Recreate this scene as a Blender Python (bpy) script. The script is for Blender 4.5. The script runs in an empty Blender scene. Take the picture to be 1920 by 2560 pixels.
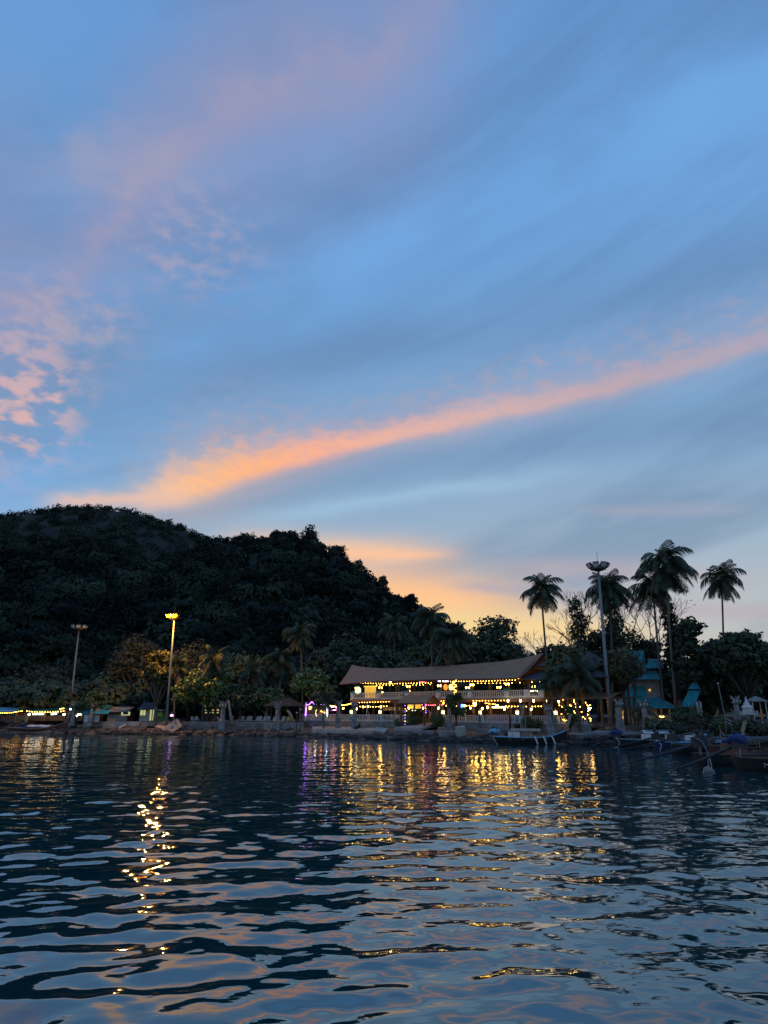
import bpy, math, random
import numpy as np
from mathutils import Vector, Matrix

random.seed(7); rng = np.random.default_rng(7)
S = bpy.context.scene
COL = S.collection
R = math.radians
PI = math.pi

# ------------------------------------------------------------------ camera
FPX, CX, CY, HZ = 1790.0, 960.0, 1280.0, 1772.0      # focal length and horizon row of the 1920 x 2560 photograph
PITCH = math.atan((HZ - CY) / FPX); CP, SP = math.cos(PITCH), math.sin(PITCH)
CAM_H = 4.0
cam = bpy.data.cameras.new('camera'); cam_o = bpy.data.objects.new('camera', cam); COL.objects.link(cam_o)
cam.sensor_fit = 'VERTICAL'; cam.sensor_height = 36.0; cam.lens = FPX / 2560 * 36.0
cam.clip_start = 0.1; cam.clip_end = 6000
cam_o.location = (0, 0, CAM_H); cam_o.rotation_euler = (PI / 2 + PITCH, 0, 0)
S.camera = cam_o
S.view_settings.view_transform = 'Standard'; S.view_settings.look = 'None'
S.view_settings.exposure = 0.0; S.view_settings.gamma = 1.0; S.view_settings.use_curve_mapping = False
S.cycles.use_denoising = True
S.cycles.sample_clamp_indirect = 4.0
S.cycles.max_bounces = 6; S.cycles.diffuse_bounces = 2; S.cycles.glossy_bounces = 3; S.cycles.transmission_bounces = 2
S.cycles.use_light_tree = True

def ray(px, py):                                      # a direction of the place seen at a pixel of the photograph
    u, v = (px - CX) / FPX, (CY - py) / FPX
    return u, CP - v * SP, SP + v * CP
def azel(px, py):
    x, y, z = ray(px, py); n = math.sqrt(x * x + y * y + z * z)
    return math.degrees(math.atan2(x, y)), math.degrees(math.asin(z / n))
def at(px, py, Y):                                    # point at depth Y
    x, y, z = ray(px, py); return Vector((x * Y / y, Y, CAM_H + z * Y / y))
def pos(px, Y, z):                                    # point in a column, at depth Y and height z
    r = (z - CAM_H) / Y; v = (r * CP - SP) / (CP + r * SP)
    return Vector(((px - CX) / FPX * Y / (CP - v * SP), Y, z))
def zat(py, Y): return at(CX, py, Y).z

# ------------------------------------------------------------------ sky
W = bpy.data.worlds.new('World'); S.world = W; W.use_nodes = True
WT = W.node_tree; WT.nodes.clear()
W.cycles.sampling_method = 'MANUAL'; W.cycles.sample_map_resolution = 512
class E:                                              # a value in the node tree that can be added and multiplied
    def __init__(s, o): s.o = o
    def _m(op, a, b=None, c=None, clamp=False):
        n = WT.nodes.new('ShaderNodeMath'); n.operation = op; n.use_clamp = clamp
        for i, q in enumerate((a, b, c)):
            if q is None: continue
            if isinstance(q, E): WT.links.new(q.o, n.inputs[i])
            else: n.inputs[i].default_value = float(q)
        return E(n.outputs[0])
    def __add__(s, b): return E._m('ADD', s, b)
    __radd__ = __add__
    def __sub__(s, b): return E._m('SUBTRACT', s, b)
    def __rsub__(s, b): return E._m('SUBTRACT', b, s)
    def __mul__(s, b): return E._m('MULTIPLY', s, b)
    __rmul__ = __mul__
    def __truediv__(s, b): return E._m('DIVIDE', s, b)
def eexp(a): return E._m('EXPONENT', a)
def gauss(d, w): q = d / w; return eexp(q * q * -1.0)
def clamp(a, lo=0.0, hi=1.0): return E._m('MINIMUM', E._m('MAXIMUM', a, lo), hi)
def step(a, lo, hi):                                  # smooth ramp 0..1
    n = WT.nodes.new('ShaderNodeMapRange'); n.interpolation_type = 'SMOOTHSTEP'
    WT.links.new(a.o, n.inputs[0]); n.inputs[1].default_value = lo; n.inputs[2].default_value = hi
    return E(n.outputs[0])
def comb(a, b, c):
    n = WT.nodes.new('ShaderNodeCombineXYZ')
    for i, q in enumerate((a, b, c)):
        if isinstance(q, E): WT.links.new(q.o, n.inputs[i])
        else: n.inputs[i].default_value = q
    return n.outputs[0]
def noise(vec, scale, detail=4, rough=0.5, dist=0.0):
    n = WT.nodes.new('ShaderNodeTexNoise'); WT.links.new(vec, n.inputs['Vector'])
    n.inputs['Scale'].default_value = scale; n.inputs['Detail'].default_value = detail
    n.inputs['Roughness'].default_value = rough; n.inputs['Distortion'].default_value = dist
    return E(n.outputs[0])
def ramp(fac, stops, interp='EASE'):
    n = WT.nodes.new('ShaderNodeValToRGB'); WT.links.new(fac.o, n.inputs[0]); n.color_ramp.interpolation = interp
    e = n.color_ramp.elements
    while len(e) < len(stops): e.new(0.5)
    for q, (p, c) in zip(e, stops): q.position = p; q.color = (*c, 1)
    return n.outputs[0]
def mix(fac, a, b):
    n = WT.nodes.new('ShaderNodeMix'); n.data_type = 'RGBA'
    WT.links.new(fac.o, n.inputs['Factor'])
    for key, q in ((6, a), (7, b)):
        if isinstance(q, tuple): n.inputs[key].default_value = (*q, 1)
        else: WT.links.new(q, n.inputs[key])
    return n.outputs[2]
def addc(a, b, fac):
    n = WT.nodes.new('ShaderNodeMix'); n.data_type = 'RGBA'; n.blend_type = 'ADD'
    if isinstance(fac, E): WT.links.new(fac.o, n.inputs['Factor'])
    else: n.inputs['Factor'].default_value = fac
    for key, q in ((6, a), (7, b)):
        if isinstance(q, tuple): n.inputs[key].default_value = (*q, 1)
        else: WT.links.new(q, n.inputs[key])
    return n.outputs[2]
def poly(pts, deg):                                   # fit el = f(az) through photograph points
    a = np.array([azel(*p[:2]) for p in pts]); return np.polyfit(a[:, 0], a[:, 1], deg)
def evalp(co, x):
    r = None
    for c in co: r = float(c) if r is None else x * r + float(c)
    return r

SUN_AZ, SUN_EL = azel(1420, 1700)[0], 1.0
def make_sky():
    tc = WT.nodes.new('ShaderNodeTexCoord'); sep = WT.nodes.new('ShaderNodeSeparateXYZ')
    WT.links.new(tc.outputs['Generated'], sep.inputs[0])
    x, y, z = (E(o) for o in sep.outputs)
    el = E._m('ARCSINE', z) * (180 / PI); az = E._m('ARCTAN2', x, y) * (180 / PI)
    azc = clamp(az, -38, 38)
    # clouds lie on a high sheet: long streaks that run off towards the west-south-west
    warp = noise(comb(az * 0.05, el * 0.09, 3.1), 1.0, 3)
    c, s = math.cos(R(17)), math.sin(R(17))
    lon, lat = az * c + el * s, el * c - az * s
    streak = noise(comb(lon * 0.022, lat * 0.16, warp * 0.9), 1.0, 5, 0.55, 0.35)
    streak2 = noise(comb(lon * 0.035, lat * 0.07 + 9.0, warp * 0.6), 1.0, 4, 0.5, 0.2)
    fine = noise(comb(az * 0.60, el * 1.1, warp * 2.0), 1.0, 3, 0.55, 0.2)
    soft = noise(comb(az * 0.16, el * 0.32, warp * 1.5), 1.0, 3, 0.5, 0.2)
    el01 = clamp(el / 60.0)
    base = ramp(el01, [(0.0, (.50, .50, .42)), (0.10, (.44, .51, .53)), (0.20, (.30, .43, .57)), (0.33, (.20, .37, .585)),
                       (0.55, (.155, .345, .655)), (0.80, (.135, .32, .66)), (1.0, (.105, .265, .58))], 'LINEAR')
    nis = WT.nodes.new('ShaderNodeTexSky'); nis.sky_type = 'NISHITA'; nis.sun_disc = False
    nis.sun_elevation = R(SUN_EL); nis.sun_rotation = R(SUN_AZ)
    base = addc(base, nis.outputs[0], 0.012)
    # grey-blue veil and clearer blue lanes
    co = base
    grey = ramp(el01, [(0.0, (.36, .36, .40)), (0.15, (.26, .35, .46)), (0.3, (.175, .295, .47)), (0.6, (.125, .265, .52)), (1, (.10, .22, .46))], 'LINEAR')
    co = mix(step(streak, .42, .68) * 0.85, co, grey)
    blue = evalp(poly([(350, 1010), (800, 720), (1150, 540), (1500, 420), (1900, 250)], 2), azc)
    lane = gauss(el - blue - (streak2 - .5) * 14.0, 5.5)
    co = mix(clamp(lane * step(streak2, .25, .75) * 1.1) * 0.85, co, (.18, .44, .85))
    def dark(pts, w, k, co, wob=6.0):
        cc = evalp(poly(pts, 2), azc); return mix(gauss(el - cc - (streak2 - .5) * wob, w) * (.45 + step(streak, .30, .62) * .55) * k, co, grey)
    co = dark([(100, 1060), (600, 940), (1000, 865), (1500, 775), (1900, 660)], 2.6, .85, co, 4.0)
    co = dark([(450, 770), (800, 520), (1100, 390), (1350, 250), (1600, 60)], 3.4, .75, co)
    co = dark([(600, 1262), (1000, 1165), (1500, 1095), (1900, 1040)], 1.5, .8, co, 2.5)
    co = dark([(200, 300), (700, 100), (1100, -120)], 4.0, .5, co)
    low = evalp(poly([(500, 1320), (760, 1285), (1000, 1240), (1250, 1205), (1700, 1140)], 2), azc)
    co = mix(gauss(el - low - (soft - .5) * 1.6, 0.75) * step(azc, -16, -4) * (1.0 - step(azc, 6, 22)) * 0.6, co, (.36, .56, .74))
    # the faint lilac band that climbs from the left edge
    lil = evalp(poly([(0, 960), (140, 660), (340, 470), (600, 290), (850, 140), (1080, 20)], 3), clamp(az, -28, 12))
    dl = el - lil - (soft - .5) * 5.0
    co = mix(gauss(dl, 8.0) * (0.62 + step(streak2, .3, .8) * .30) * (1.0 - step(az, 2, 20)), co, (.255, .305, .52))
    co = mix(gauss(dl + .6, 1.7) * (.35 + step(soft, .25, .75) * .65) * (1.0 - step(az, -4, 12)) * .7, co, (.36, .335, .475))
    # scattered small clouds at the left, lit pink
    def puffs(px, py, w, h, lo, hi, colr, k, co, tex):
        a0, e0 = azel(px, py)
        m = gauss(az - a0, w) * gauss(el - e0, h)
        return mix(clamp(m * 1.5) * step(tex, lo, hi) * k, co, colr)
    bumps = noise(comb(az * 0.50, el * 0.95, warp * 2.0), 1.0, 3, 0.5, 0.15)
    co = puffs(60, 1010, 3.2, 3.6, .42, .66, (.74, .46, .43), .9, co, bumps)
    co = puffs(0, 900, 3.4, 2.6, .36, .70, (.54, .41, .48), .75, co, bumps)
    co = puffs(170, 800, 4.4, 2.8, .36, .72, (.46, .39, .48), .65, co, bumps)
    co = puffs(480, 600, 5.0, 3.4, .40, .74, (.44, .39, .50), .60, co, bumps)
    co = puffs(300, 420, 7.0, 3.2, .30, .75, (.37, .36, .50), .50, co, soft)
    co = puffs(1400, 895, 2.6, .8, .46, .66, (.42, .37, .48), .6, co, bumps)
    # main band, orange where it leaves the ridge, pink to the right
    main = evalp(poly([(370, 1238), (500, 1198), (640, 1157), (850, 1115), (1040, 1076), (1390, 992), (1735, 899), (1900, 851)], 3), clamp(az, -19, 29))
    wid = 0.95 + 0.75 * gauss(az + 15.5, 7.5)
    d = (el - main - (soft - .5) * 1.1) / wid
    azr = clamp((az + 30.0) / 60.0)
    band = ramp(azr, [(0.0, (.76, .50, .42)), (.16, (.90, .56, .40)), (.24, (1.0, .53, .27)), (.33, (1.0, .47, .25)), (.40, (.97, .45, .30)),
                      (.52, (.82, .46, .38)), (.66, (.72, .45, .41)), (.80, (.64, .42, .41)), (1, (.54, .39, .42))], 'LINEAR')
    ripple = noise(comb(az * 0.95 + el * .5, el * 1.5, warp * 2.0), 1.0, 3, .55, .25)
    ragged = d - (fine - .5) * 2.6 * step(d, -.3, .6) - (streak2 - .5) * 1.2
    fringe = gauss(d - 2.0, 2.0) * (0.22 + step(fine, .44, .66) * .5)
    co = mix(clamp(fringe) * step(az, -24, -14) * .7, co, (.40, .36, .45))
    body = step(d, -1.35, -.35) * (1.0 - step(ragged, .05, 1.75))
    core = gauss(d + .2, .8)
    k_ = (.58 + core * .42) * (.76 + step(ripple, .30, .60) * .24) * (.60 + (1.0 - step(az, -4, 24)) * .4) * step(az, -21.5, -17.0)
    co = mix(gauss(d, 1.7) * step(az, -22, -16) * .34 * (1.0 - step(az, 10, 30) * .5), co, band)
    co = mix(clamp(body * k_), co, band)
    rag2 = evalp(poly([(60, 1256), (250, 1247), (420, 1246)], 1), clamp(az, -40, -10))
    co = mix(gauss(el - rag2 - (fine - .5) * .7, .62) * step(az, -27.5, -24) * (1.0 - step(az, -18.5, -14)) * .85, co, (.80, .53, .43))
    # low sheets beside the ridge, lit from below the horizon
    def sheet(pts, w, a0, a1, b0, b1, colr, k, co, wob=1.0):
        cc = evalp(poly(pts, 1), azc)
        m = gauss(el - cc - (streak - .5) * wob * 2.0 - (soft - .5) * wob, w) * step(az, a0, a1) * (1.0 - step(az, b0, b1))
        return mix(clamp(m) * k, co, colr)
    co = sheet([(760, 1372), (1200, 1388)], 1.3, -16, -8, -1, 9, (.88, .57, .39), .95, co, .8)
    co = sheet([(860, 1386), (1160, 1386)], .38, -9, -4, 2, 7, (.98, .55, .35), .8, co, .4)
    co = sheet([(900, 1480), (1400, 1530)], 2.2, -14, -5, 4, 17, (1.0, .56, .29), 1.0, co, .7)
    co = sheet([(1000, 1560), (1900, 1585)], 1.5, -10, -2, 13, 25, (.97, .70, .31), .85, co, .6)
    co = sheet([(1150, 1470), (1500, 1495)], .45, 4, 8, 14, 22, (.42, .40, .48), .65, co, .6)
    co = sheet([(1250, 1425), (1900, 1440)], .8, 7, 14, 20, 34, (.52, .42, .46), .55, co, .9)
    co = sheet([(1500, 1515), (1920, 1530)], .7, 12, 18, 30, 45, (.47, .40, .46), .6, co, .5)
    co = sheet([(1500, 1280), (1800, 1278)], .5, 14, 19, 25, 30, (.38, .40, .50), .5, co, .5)
    bg = WT.nodes.new('ShaderNodeBackground'); WT.links.new(co, bg.inputs[0]); bg.inputs[1].default_value = SKY_GAIN
    out = WT.nodes.new('ShaderNodeOutputWorld'); WT.links.new(bg.outputs[0], out.inputs[0])
SKY_GAIN = 1.0
make_sky()

# the sun is just down behind the trees: a weak, wide, warm lamp from the yellow part of the horizon
sun = bpy.data.lights.new('sun', 'SUN'); sun.energy = 0.02; sun.angle = R(15); sun.color = (1, .72, .45)
sun_o = bpy.data.objects.new('sun', sun); COL.objects.link(sun_o)
sd = Vector((math.sin(R(SUN_AZ)), math.cos(R(SUN_AZ)), math.tan(R(SUN_EL + 3))))
sun_o.rotation_euler = sd.to_track_quat('Z', 'Y').to_euler()

# ------------------------------------------------------------------ helpers
def tag(o, label=None, cat=None, group=None, kind=None):
    if label: o['label'] = label
    if cat: o['category'] = cat
    if group: o['group'] = group
    if kind: o['kind'] = kind
    return o
def empty(name, loc=(0, 0, 0), rz=0.0, label=None, cat=None, group=None, rot=None):
    o = bpy.data.objects.new(name, None); COL.objects.link(o); o.empty_display_size = .2
    o.location = loc; o.rotation_euler = rot or (0, 0, rz)
    return tag(o, label, cat, group, 'thing' if cat else None)
def np_mesh(name, V, F, smooth=False):
    V = np.asarray(V, np.float32).reshape(-1, 3); F = np.asarray(F, np.int32); k = F.shape[1]
    m = bpy.data.meshes.new(name); m.vertices.add(len(V)); m.vertices.foreach_set('co', V.ravel())
    m.loops.add(F.size); m.loops.foreach_set('vertex_index', F.ravel())
    m.polygons.add(len(F)); m.polygons.foreach_set('loop_start', np.arange(0, F.size, k, dtype=np.int32))
    if smooth: m.polygons.foreach_set('use_smooth', np.ones(len(F), bool))
    m.update(calc_edges=True); return m
def link(name, mesh, mat=None, parent=None, loc=None, rot=None, scale=None):
    o = bpy.data.objects.new(name, mesh); COL.objects.link(o)
    if mat and not mesh.materials: mesh.materials.append(mat)
    if parent: o.parent = parent
    if loc is not None: o.location = loc
    if rot is not None: o.rotation_euler = rot
    if scale is not None: o.scale = scale
    return o
class MB:
    def __init__(s): s.v = []; s.f = []
    def add(s, vs, fs):
        b = len(s.v); s.v += [tuple(q) for q in vs]; s.f += [tuple(b + i for i in f) for f in fs]; return s
    def box(s, c, d, rz=0.0, top=1.0, M=None):
        x, y, z = (q / 2 for q in d); pts = []
        for k, t in ((-1, 1.0), (1, top)):
            for i, j in ((-1, -1), (1, -1), (1, 1), (-1, 1)):
                p = Vector((i * x * t, j * y * t, k * z))
                if M: p = M @ p
                elif rz: p = Matrix.Rotation(rz, 3, 'Z') @ p
                pts.append(p + Vector(c))
        return s.add(pts, [(3, 2, 1, 0), (4, 5, 6, 7), (0, 1, 5, 4), (1, 2, 6, 5), (2, 3, 7, 6), (3, 0, 4, 7)])
    def tube(s, pts, rad, n=6, cap=True):
        pts = [Vector(p) for p in pts]
        if not hasattr(rad, '__len__'): rad = [rad] * len(pts)
        vs, fs = [], []
        for i, p in enumerate(pts):
            d = (pts[min(i + 1, len(pts) - 1)] - pts[max(i - 1, 0)]).normalized()
            a = d.cross(Vector((0, 0, 1)) if abs(d.z) < .95 else Vector((1, 0, 0))).normalized(); b = d.cross(a)
            for k in range(n):
                t = 2 * PI * k / n; vs.append(p + (a * math.cos(t) + b * math.sin(t)) * rad[i])
        for i in range(len(pts) - 1):
            for k in range(n):
                q = (k + 1) % n; fs.append((i * n + k, i * n + q, (i + 1) * n + q, (i + 1) * n + k))
        if cap: fs += [tuple(range(n))[::-1], tuple((len(pts) - 1) * n + k for k in range(n))]
        return s.add(vs, fs)
    def lathe(s, prof, n=10, loc=(0, 0, 0), sx=1.0, sy=1.0):
        vs, fs = [], []
        for r, z in prof:
            for k in range(n):
                t = 2 * PI * (k + .5) / n
                vs.append((loc[0] + r * math.cos(t) * sx, loc[1] + r * math.sin(t) * sy, loc[2] + z))
        for i in range(len(prof) - 1):
            for k in range(n):
                q = (k + 1) % n; fs.append((i * n + k, i * n + q, (i + 1) * n + q, (i + 1) * n + k))
        fs += [tuple(range(n))[::-1], tuple((len(prof) - 1) * n + k for k in range(n))]
        return s.add(vs, fs)
    def ball(s, c, r, n=8, m=5, sz=1.0):
        prof = [(r * max(.02, math.sin(PI * i / m)), -r * math.cos(PI * i / m) * sz) for i in range(m + 1)]
        return s.lathe(prof, n, c)
    def extrude(s, poly, d):                          # polygon of 3-D points pushed along d
        n = len(poly); a = [Vector(p) for p in poly]; b = [p + Vector(d) for p in a]
        return s.add(a + b, [tuple(range(n))[::-1], tuple(range(n, 2 * n))] + [(i, (i + 1) % n, n + (i + 1) % n, n + i) for i in range(n)])
    def sheet(s, g, th):                              # grid of points (rows of columns) with thickness th downwards
        g = np.asarray(g, float); a, b = g.shape[:2]; n = a * b
        low = g.copy(); low[:, :, 2] -= th
        vs = list(map(tuple, g.reshape(-1, 3))) + list(map(tuple, low.reshape(-1, 3))); fs = []
        for i in range(a - 1):
            for j in range(b - 1):
                q = (i * b + j, i * b + j + 1, (i + 1) * b + j + 1, (i + 1) * b + j)
                fs.append(q); fs.append(tuple(n + k for k in q[::-1]))
        rim = [j for j in range(b)] + [i * b + b - 1 for i in range(1, a)] + [(a - 1) * b + j for j in range(b - 2, -1, -1)] + [i * b for i in range(a - 2, 0, -1)]
        for i in range(len(rim)):
            p, q = rim[i], rim[(i + 1) % len(rim)]; fs.append((q, p, n + p, n + q))
        return s.add(vs, fs)
    def mesh(s, name, smooth=False):
        m = bpy.data.meshes.new(name); m.from_pydata(s.v, [], s.f)
        if smooth: m.polygons.foreach_set('use_smooth', [True] * len(m.polygons))
        m.update(); return m
    def build(s, name, mat, parent=None, smooth=False, loc=None, rot=None):
        return link(name, s.mesh(name, smooth), mat, parent, loc, rot)

def mat(name, c, rough=.7, var=.25, scale=3.0, bump=0.0, metal=0.0, spec=.4, c2=None, hue=True):
    m = bpy.data.materials.new(name); m.use_nodes = True; t = m.node_tree; b = t.nodes['Principled BSDF']
    b.inputs['Roughness'].default_value = rough; b.inputs['Metallic'].default_value = metal
    b.inputs['Specular IOR Level'].default_value = spec
    g = t.nodes.new('ShaderNodeNewGeometry'); n = t.nodes.new('ShaderNodeTexNoise')
    t.links.new(g.outputs['Position'], n.inputs['Vector']); n.inputs['Scale'].default_value = scale; n.inputs['Detail'].default_value = 5
    r = t.nodes.new('ShaderNodeValToRGB'); t.links.new(n.outputs[0], r.inputs[0])
    lo = c2 or tuple(q * (1 - var) for q in c); hi = tuple(min(1, q * (1 + var)) for q in c)
    e = r.color_ramp.elements; e[0].position = .32; e[1].position = .68; e[0].color = (*lo, 1); e[1].color = (*hi, 1)
    t.links.new(r.outputs[0], b.inputs['Base Color'])
    if bump:
        n2 = t.nodes.new('ShaderNodeTexNoise'); n2.inputs['Scale'].default_value = scale * 4; n2.inputs['Detail'].default_value = 6
        t.links.new(g.outputs['Position'], n2.inputs['Vector'])
        bp = t.nodes.new('ShaderNodeBump'); bp.inputs['Strength'].default_value = .6; bp.inputs['Distance'].default_value = bump
        t.links.new(n2.outputs[0], bp.inputs['Height']); t.links.new(bp.outputs[0], b.inputs['Normal'])
    return m
def glow(name, c, s):
    m = bpy.data.materials.new(name); m.use_nodes = True; b = m.node_tree.nodes['Principled BSDF']
    b.inputs['Base Color'].default_value = (*[min(.8, q) for q in c], 1)
    b.inputs['Emission Color'].default_value = (*c, 1); b.inputs['Emission Strength'].default_value = s
    return m
M = dict(
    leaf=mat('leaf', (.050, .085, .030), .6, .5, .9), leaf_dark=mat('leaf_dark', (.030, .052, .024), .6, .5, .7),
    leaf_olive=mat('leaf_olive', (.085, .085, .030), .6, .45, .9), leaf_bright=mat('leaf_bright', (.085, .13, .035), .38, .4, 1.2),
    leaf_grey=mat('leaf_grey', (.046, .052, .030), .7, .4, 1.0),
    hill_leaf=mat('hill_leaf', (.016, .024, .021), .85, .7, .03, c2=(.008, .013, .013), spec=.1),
    palm=mat('palm', (.032, .048, .020), .55, .4, 1.5), palm_dry=mat('palm_dry', (.12, .085, .045), .7, .4, 2),
    bark=mat('bark', (.13, .105, .085), .9, .35, 5, .02), bark_dark=mat('bark_dark', (.06, .048, .038), .9, .35, 5, .02),
    bark_pale=mat('bark_pale', (.28, .25, .21), .9, .3, 4, .02),
    soil=mat('soil', (.10, .085, .07), .95, .4, .6, .03), hill_soil=mat('hill_soil', (.010, .014, .010), .95, .5, .05),
    rock=mat('rock', (.105, .098, .09), .85, .5, 1.2, .06), rock_dark=mat('rock_dark', (.050, .046, .045), .8, .5, 1.5, .06),
    cliff=mat('cliff', (.23, .21, .19), .9, .4, .15, .5),
    pillar_stone=mat('pillar_stone', (.20, .205, .21), .85, .35, 1.5, .02), concrete=mat('concrete', (.21, .205, .195), .85, .3, .9, .02), concrete_dark=mat('concrete_dark', (.16, .155, .15), .9, .35, .8, .02),
    concrete_pale=mat('concrete_pale', (.33, .315, .29), .85, .25, 1.2, .02),
    white=mat('white_paint', (.56, .55, .53), .6, .12, 2), cream=mat('cream_paint', (.55, .48, .36), .7, .15, 1.5),
    teal=mat('teal_paint', (.045, .27, .27), .5, .2, 2), teal_roof=mat('teal_roof_tile', (.03, .25, .29), .4, .25, 1.2, .01),
    roof=mat('brown_shade_cloth', (.265, .160, .098), .9, .15, 1.1, .01), roof2=mat('slate_purple_roof', (.055, .045, .06), .8, .25, 1.5, .01),
    thatch=mat('thatch', (.05, .042, .036), .95, .4, 3, .03),
    wood=mat('dark_wood', (.085, .048, .03), .6, .35, 3), wood_red=mat('red_brown_wood', (.16, .06, .04), .6, .3, 3),
    wood_pale=mat('weathered_wood', (.30, .25, .19), .8, .3, 4),
    steel=mat('galvanised_steel', (.19, .21, .24), .5, .12, 1.5, 0, .3), dark_metal=mat('dark_metal', (.04, .042, .045), .4, .3, 4, 0, .5),
    glare_damped=mat('glare_damped_metal', (.003, .003, .003), .8, .2, 4, spec=.1), black=mat('black', (.014, .014, .016), .6, .3, 4), lens=mat('lamp_glass', (.55, .55, .52), .2, .1, 3),  # first entry: lit mast's parts, blackened in colour to hold down the lamp's glare
    hull=mat('black_hull_paint', (.022, .019, .018), .5, .3, 2), hull_red=mat('brown_hull_varnish', (.09, .035, .024), .45, .3, 2),
    hull_blue=mat('blue_hull_paint', (.015, .03, .09), .5, .3, 2), blue_tarp=mat('blue_tarp', (.010, .028, .13), .6, .25, 3, .02),
    blue_light=mat('light_blue_paint', (.16, .42, .60), .5, .15, 2), canvas=mat('white_canvas', (.62, .62, .62), .8, .12, 2, .01),
    canvas_dark=mat('dark_canvas', (.03, .035, .05), .8, .2, 2, .01),
    rope=mat('rope', (.42, .40, .36), .9, .2, 6), red=mat('red_cloth', (.42, .03, .03), .8, .2, 4), orange=mat('orange_ribbon', (.65, .13, .05), .8, .2, 4),
    navy=mat('navy_cloth', (.02, .025, .12), .8, .2, 4), pink=mat('pink_cloth', (.62, .22, .24), .8, .15, 3),
    skin=mat('skin', (.30, .17, .11), .6, .1, 6), dark_cloth=mat('dark_clothing', (.02, .02, .025), .9, .3, 5), pale_cloth=mat('pale_clothing', (.45, .40, .38), .9, .2, 5),
    hair=mat('hair', (.012, .01, .009), .7, .2, 8), plastic=mat('white_plastic', (.55, .54, .52), .45, .08, 4), plastic_yellow=mat('yellow_plastic', (.55, .38, .08), .45, .1, 4),
    stucco_dark=mat('dark_stucco', (.07, .06, .055), .9, .3, 2), green_wall=mat('green_wall', (.10, .20, .06), .8, .2, 2),
    orange_flag=mat('saffron_cloth', (.75, .32, .03), .8, .12, 4),
)
G = dict(
    warm=glow('warm_bulb', (1.0, .47, .06), 30), warm_soft=glow('warm_lantern', (1.0, .53, .085), 32), white=glow('white_lamp', (1.0, .74, .34), 18),
    tube=glow('lit_counter_tube', (1.0, .70, .22), 9), sign=glow('yellow_sign', (1.0, .66, .08), 1.0), sign_round=glow('round_sign', (.80, .95, .50), 1.5),
    red=glow('red_bulb', (1.0, .10, .12), 14), blue=glow('blue_bulb', (.15, .20, 1.0), 14), purple=glow('purple_bulb', (.36, .12, 1.0), 26),
    green=glow('green_bulb', (.25, .9, .55), 8), orange=glow('orange_lantern', (1.0, .22, .03), 1.6), yellow=glow('yellow_lantern', (1.0, .75, .25), 1.8),
    sodium=glow('sodium_floodlight', (1.0, .27, .008), 1.1), sodium_core=glow('sodium_arc', (1.0, .50, .06), 30), window=glow('lit_window', (.72, .75, .30), .55), green_win=glow('lit_green_wall', (.25, .42, .08), .04),
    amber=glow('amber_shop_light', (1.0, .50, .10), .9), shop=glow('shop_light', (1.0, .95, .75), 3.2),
)

# ------------------------------------------------------------------ sea
def sea_waves(X, Y, dx):
    z = np.zeros_like(X); r = np.random.default_rng(11)
    mod = .75 + .5 * np.sin(X * .045 + 1.3 + .6 * np.sin(Y * .07)) * np.sin(Y * .06 + .5) * .6
    for lam in np.geomspace(.34, 3.6, 60):
        lam *= r.uniform(.9, 1.1); k = 2 * PI / lam
        th = R(-98) + r.normal(0, .74); ph = r.uniform(0, 2 * PI)
        slope = .0150 * float(np.interp(lam, [1.4, 2.3, 3.6], [1.0, .85, .6])) * float(np.interp(lam, [.34, .6, .9], [.3, .62, 1.0]))
        fade = np.clip((lam / dx - 3.0) / 3.0, 0, 1)
        wob = 1.5 * np.sin(X * .34 * r.uniform(.5, 1.6) + ph) + 1.3 * np.sin(Y * .30 * r.uniform(.5, 1.5) + 2 * ph)
        z += fade * slope / k * np.sin(k * (X * math.cos(th) + Y * math.sin(th)) + ph + wob)
    return z * mod
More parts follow.
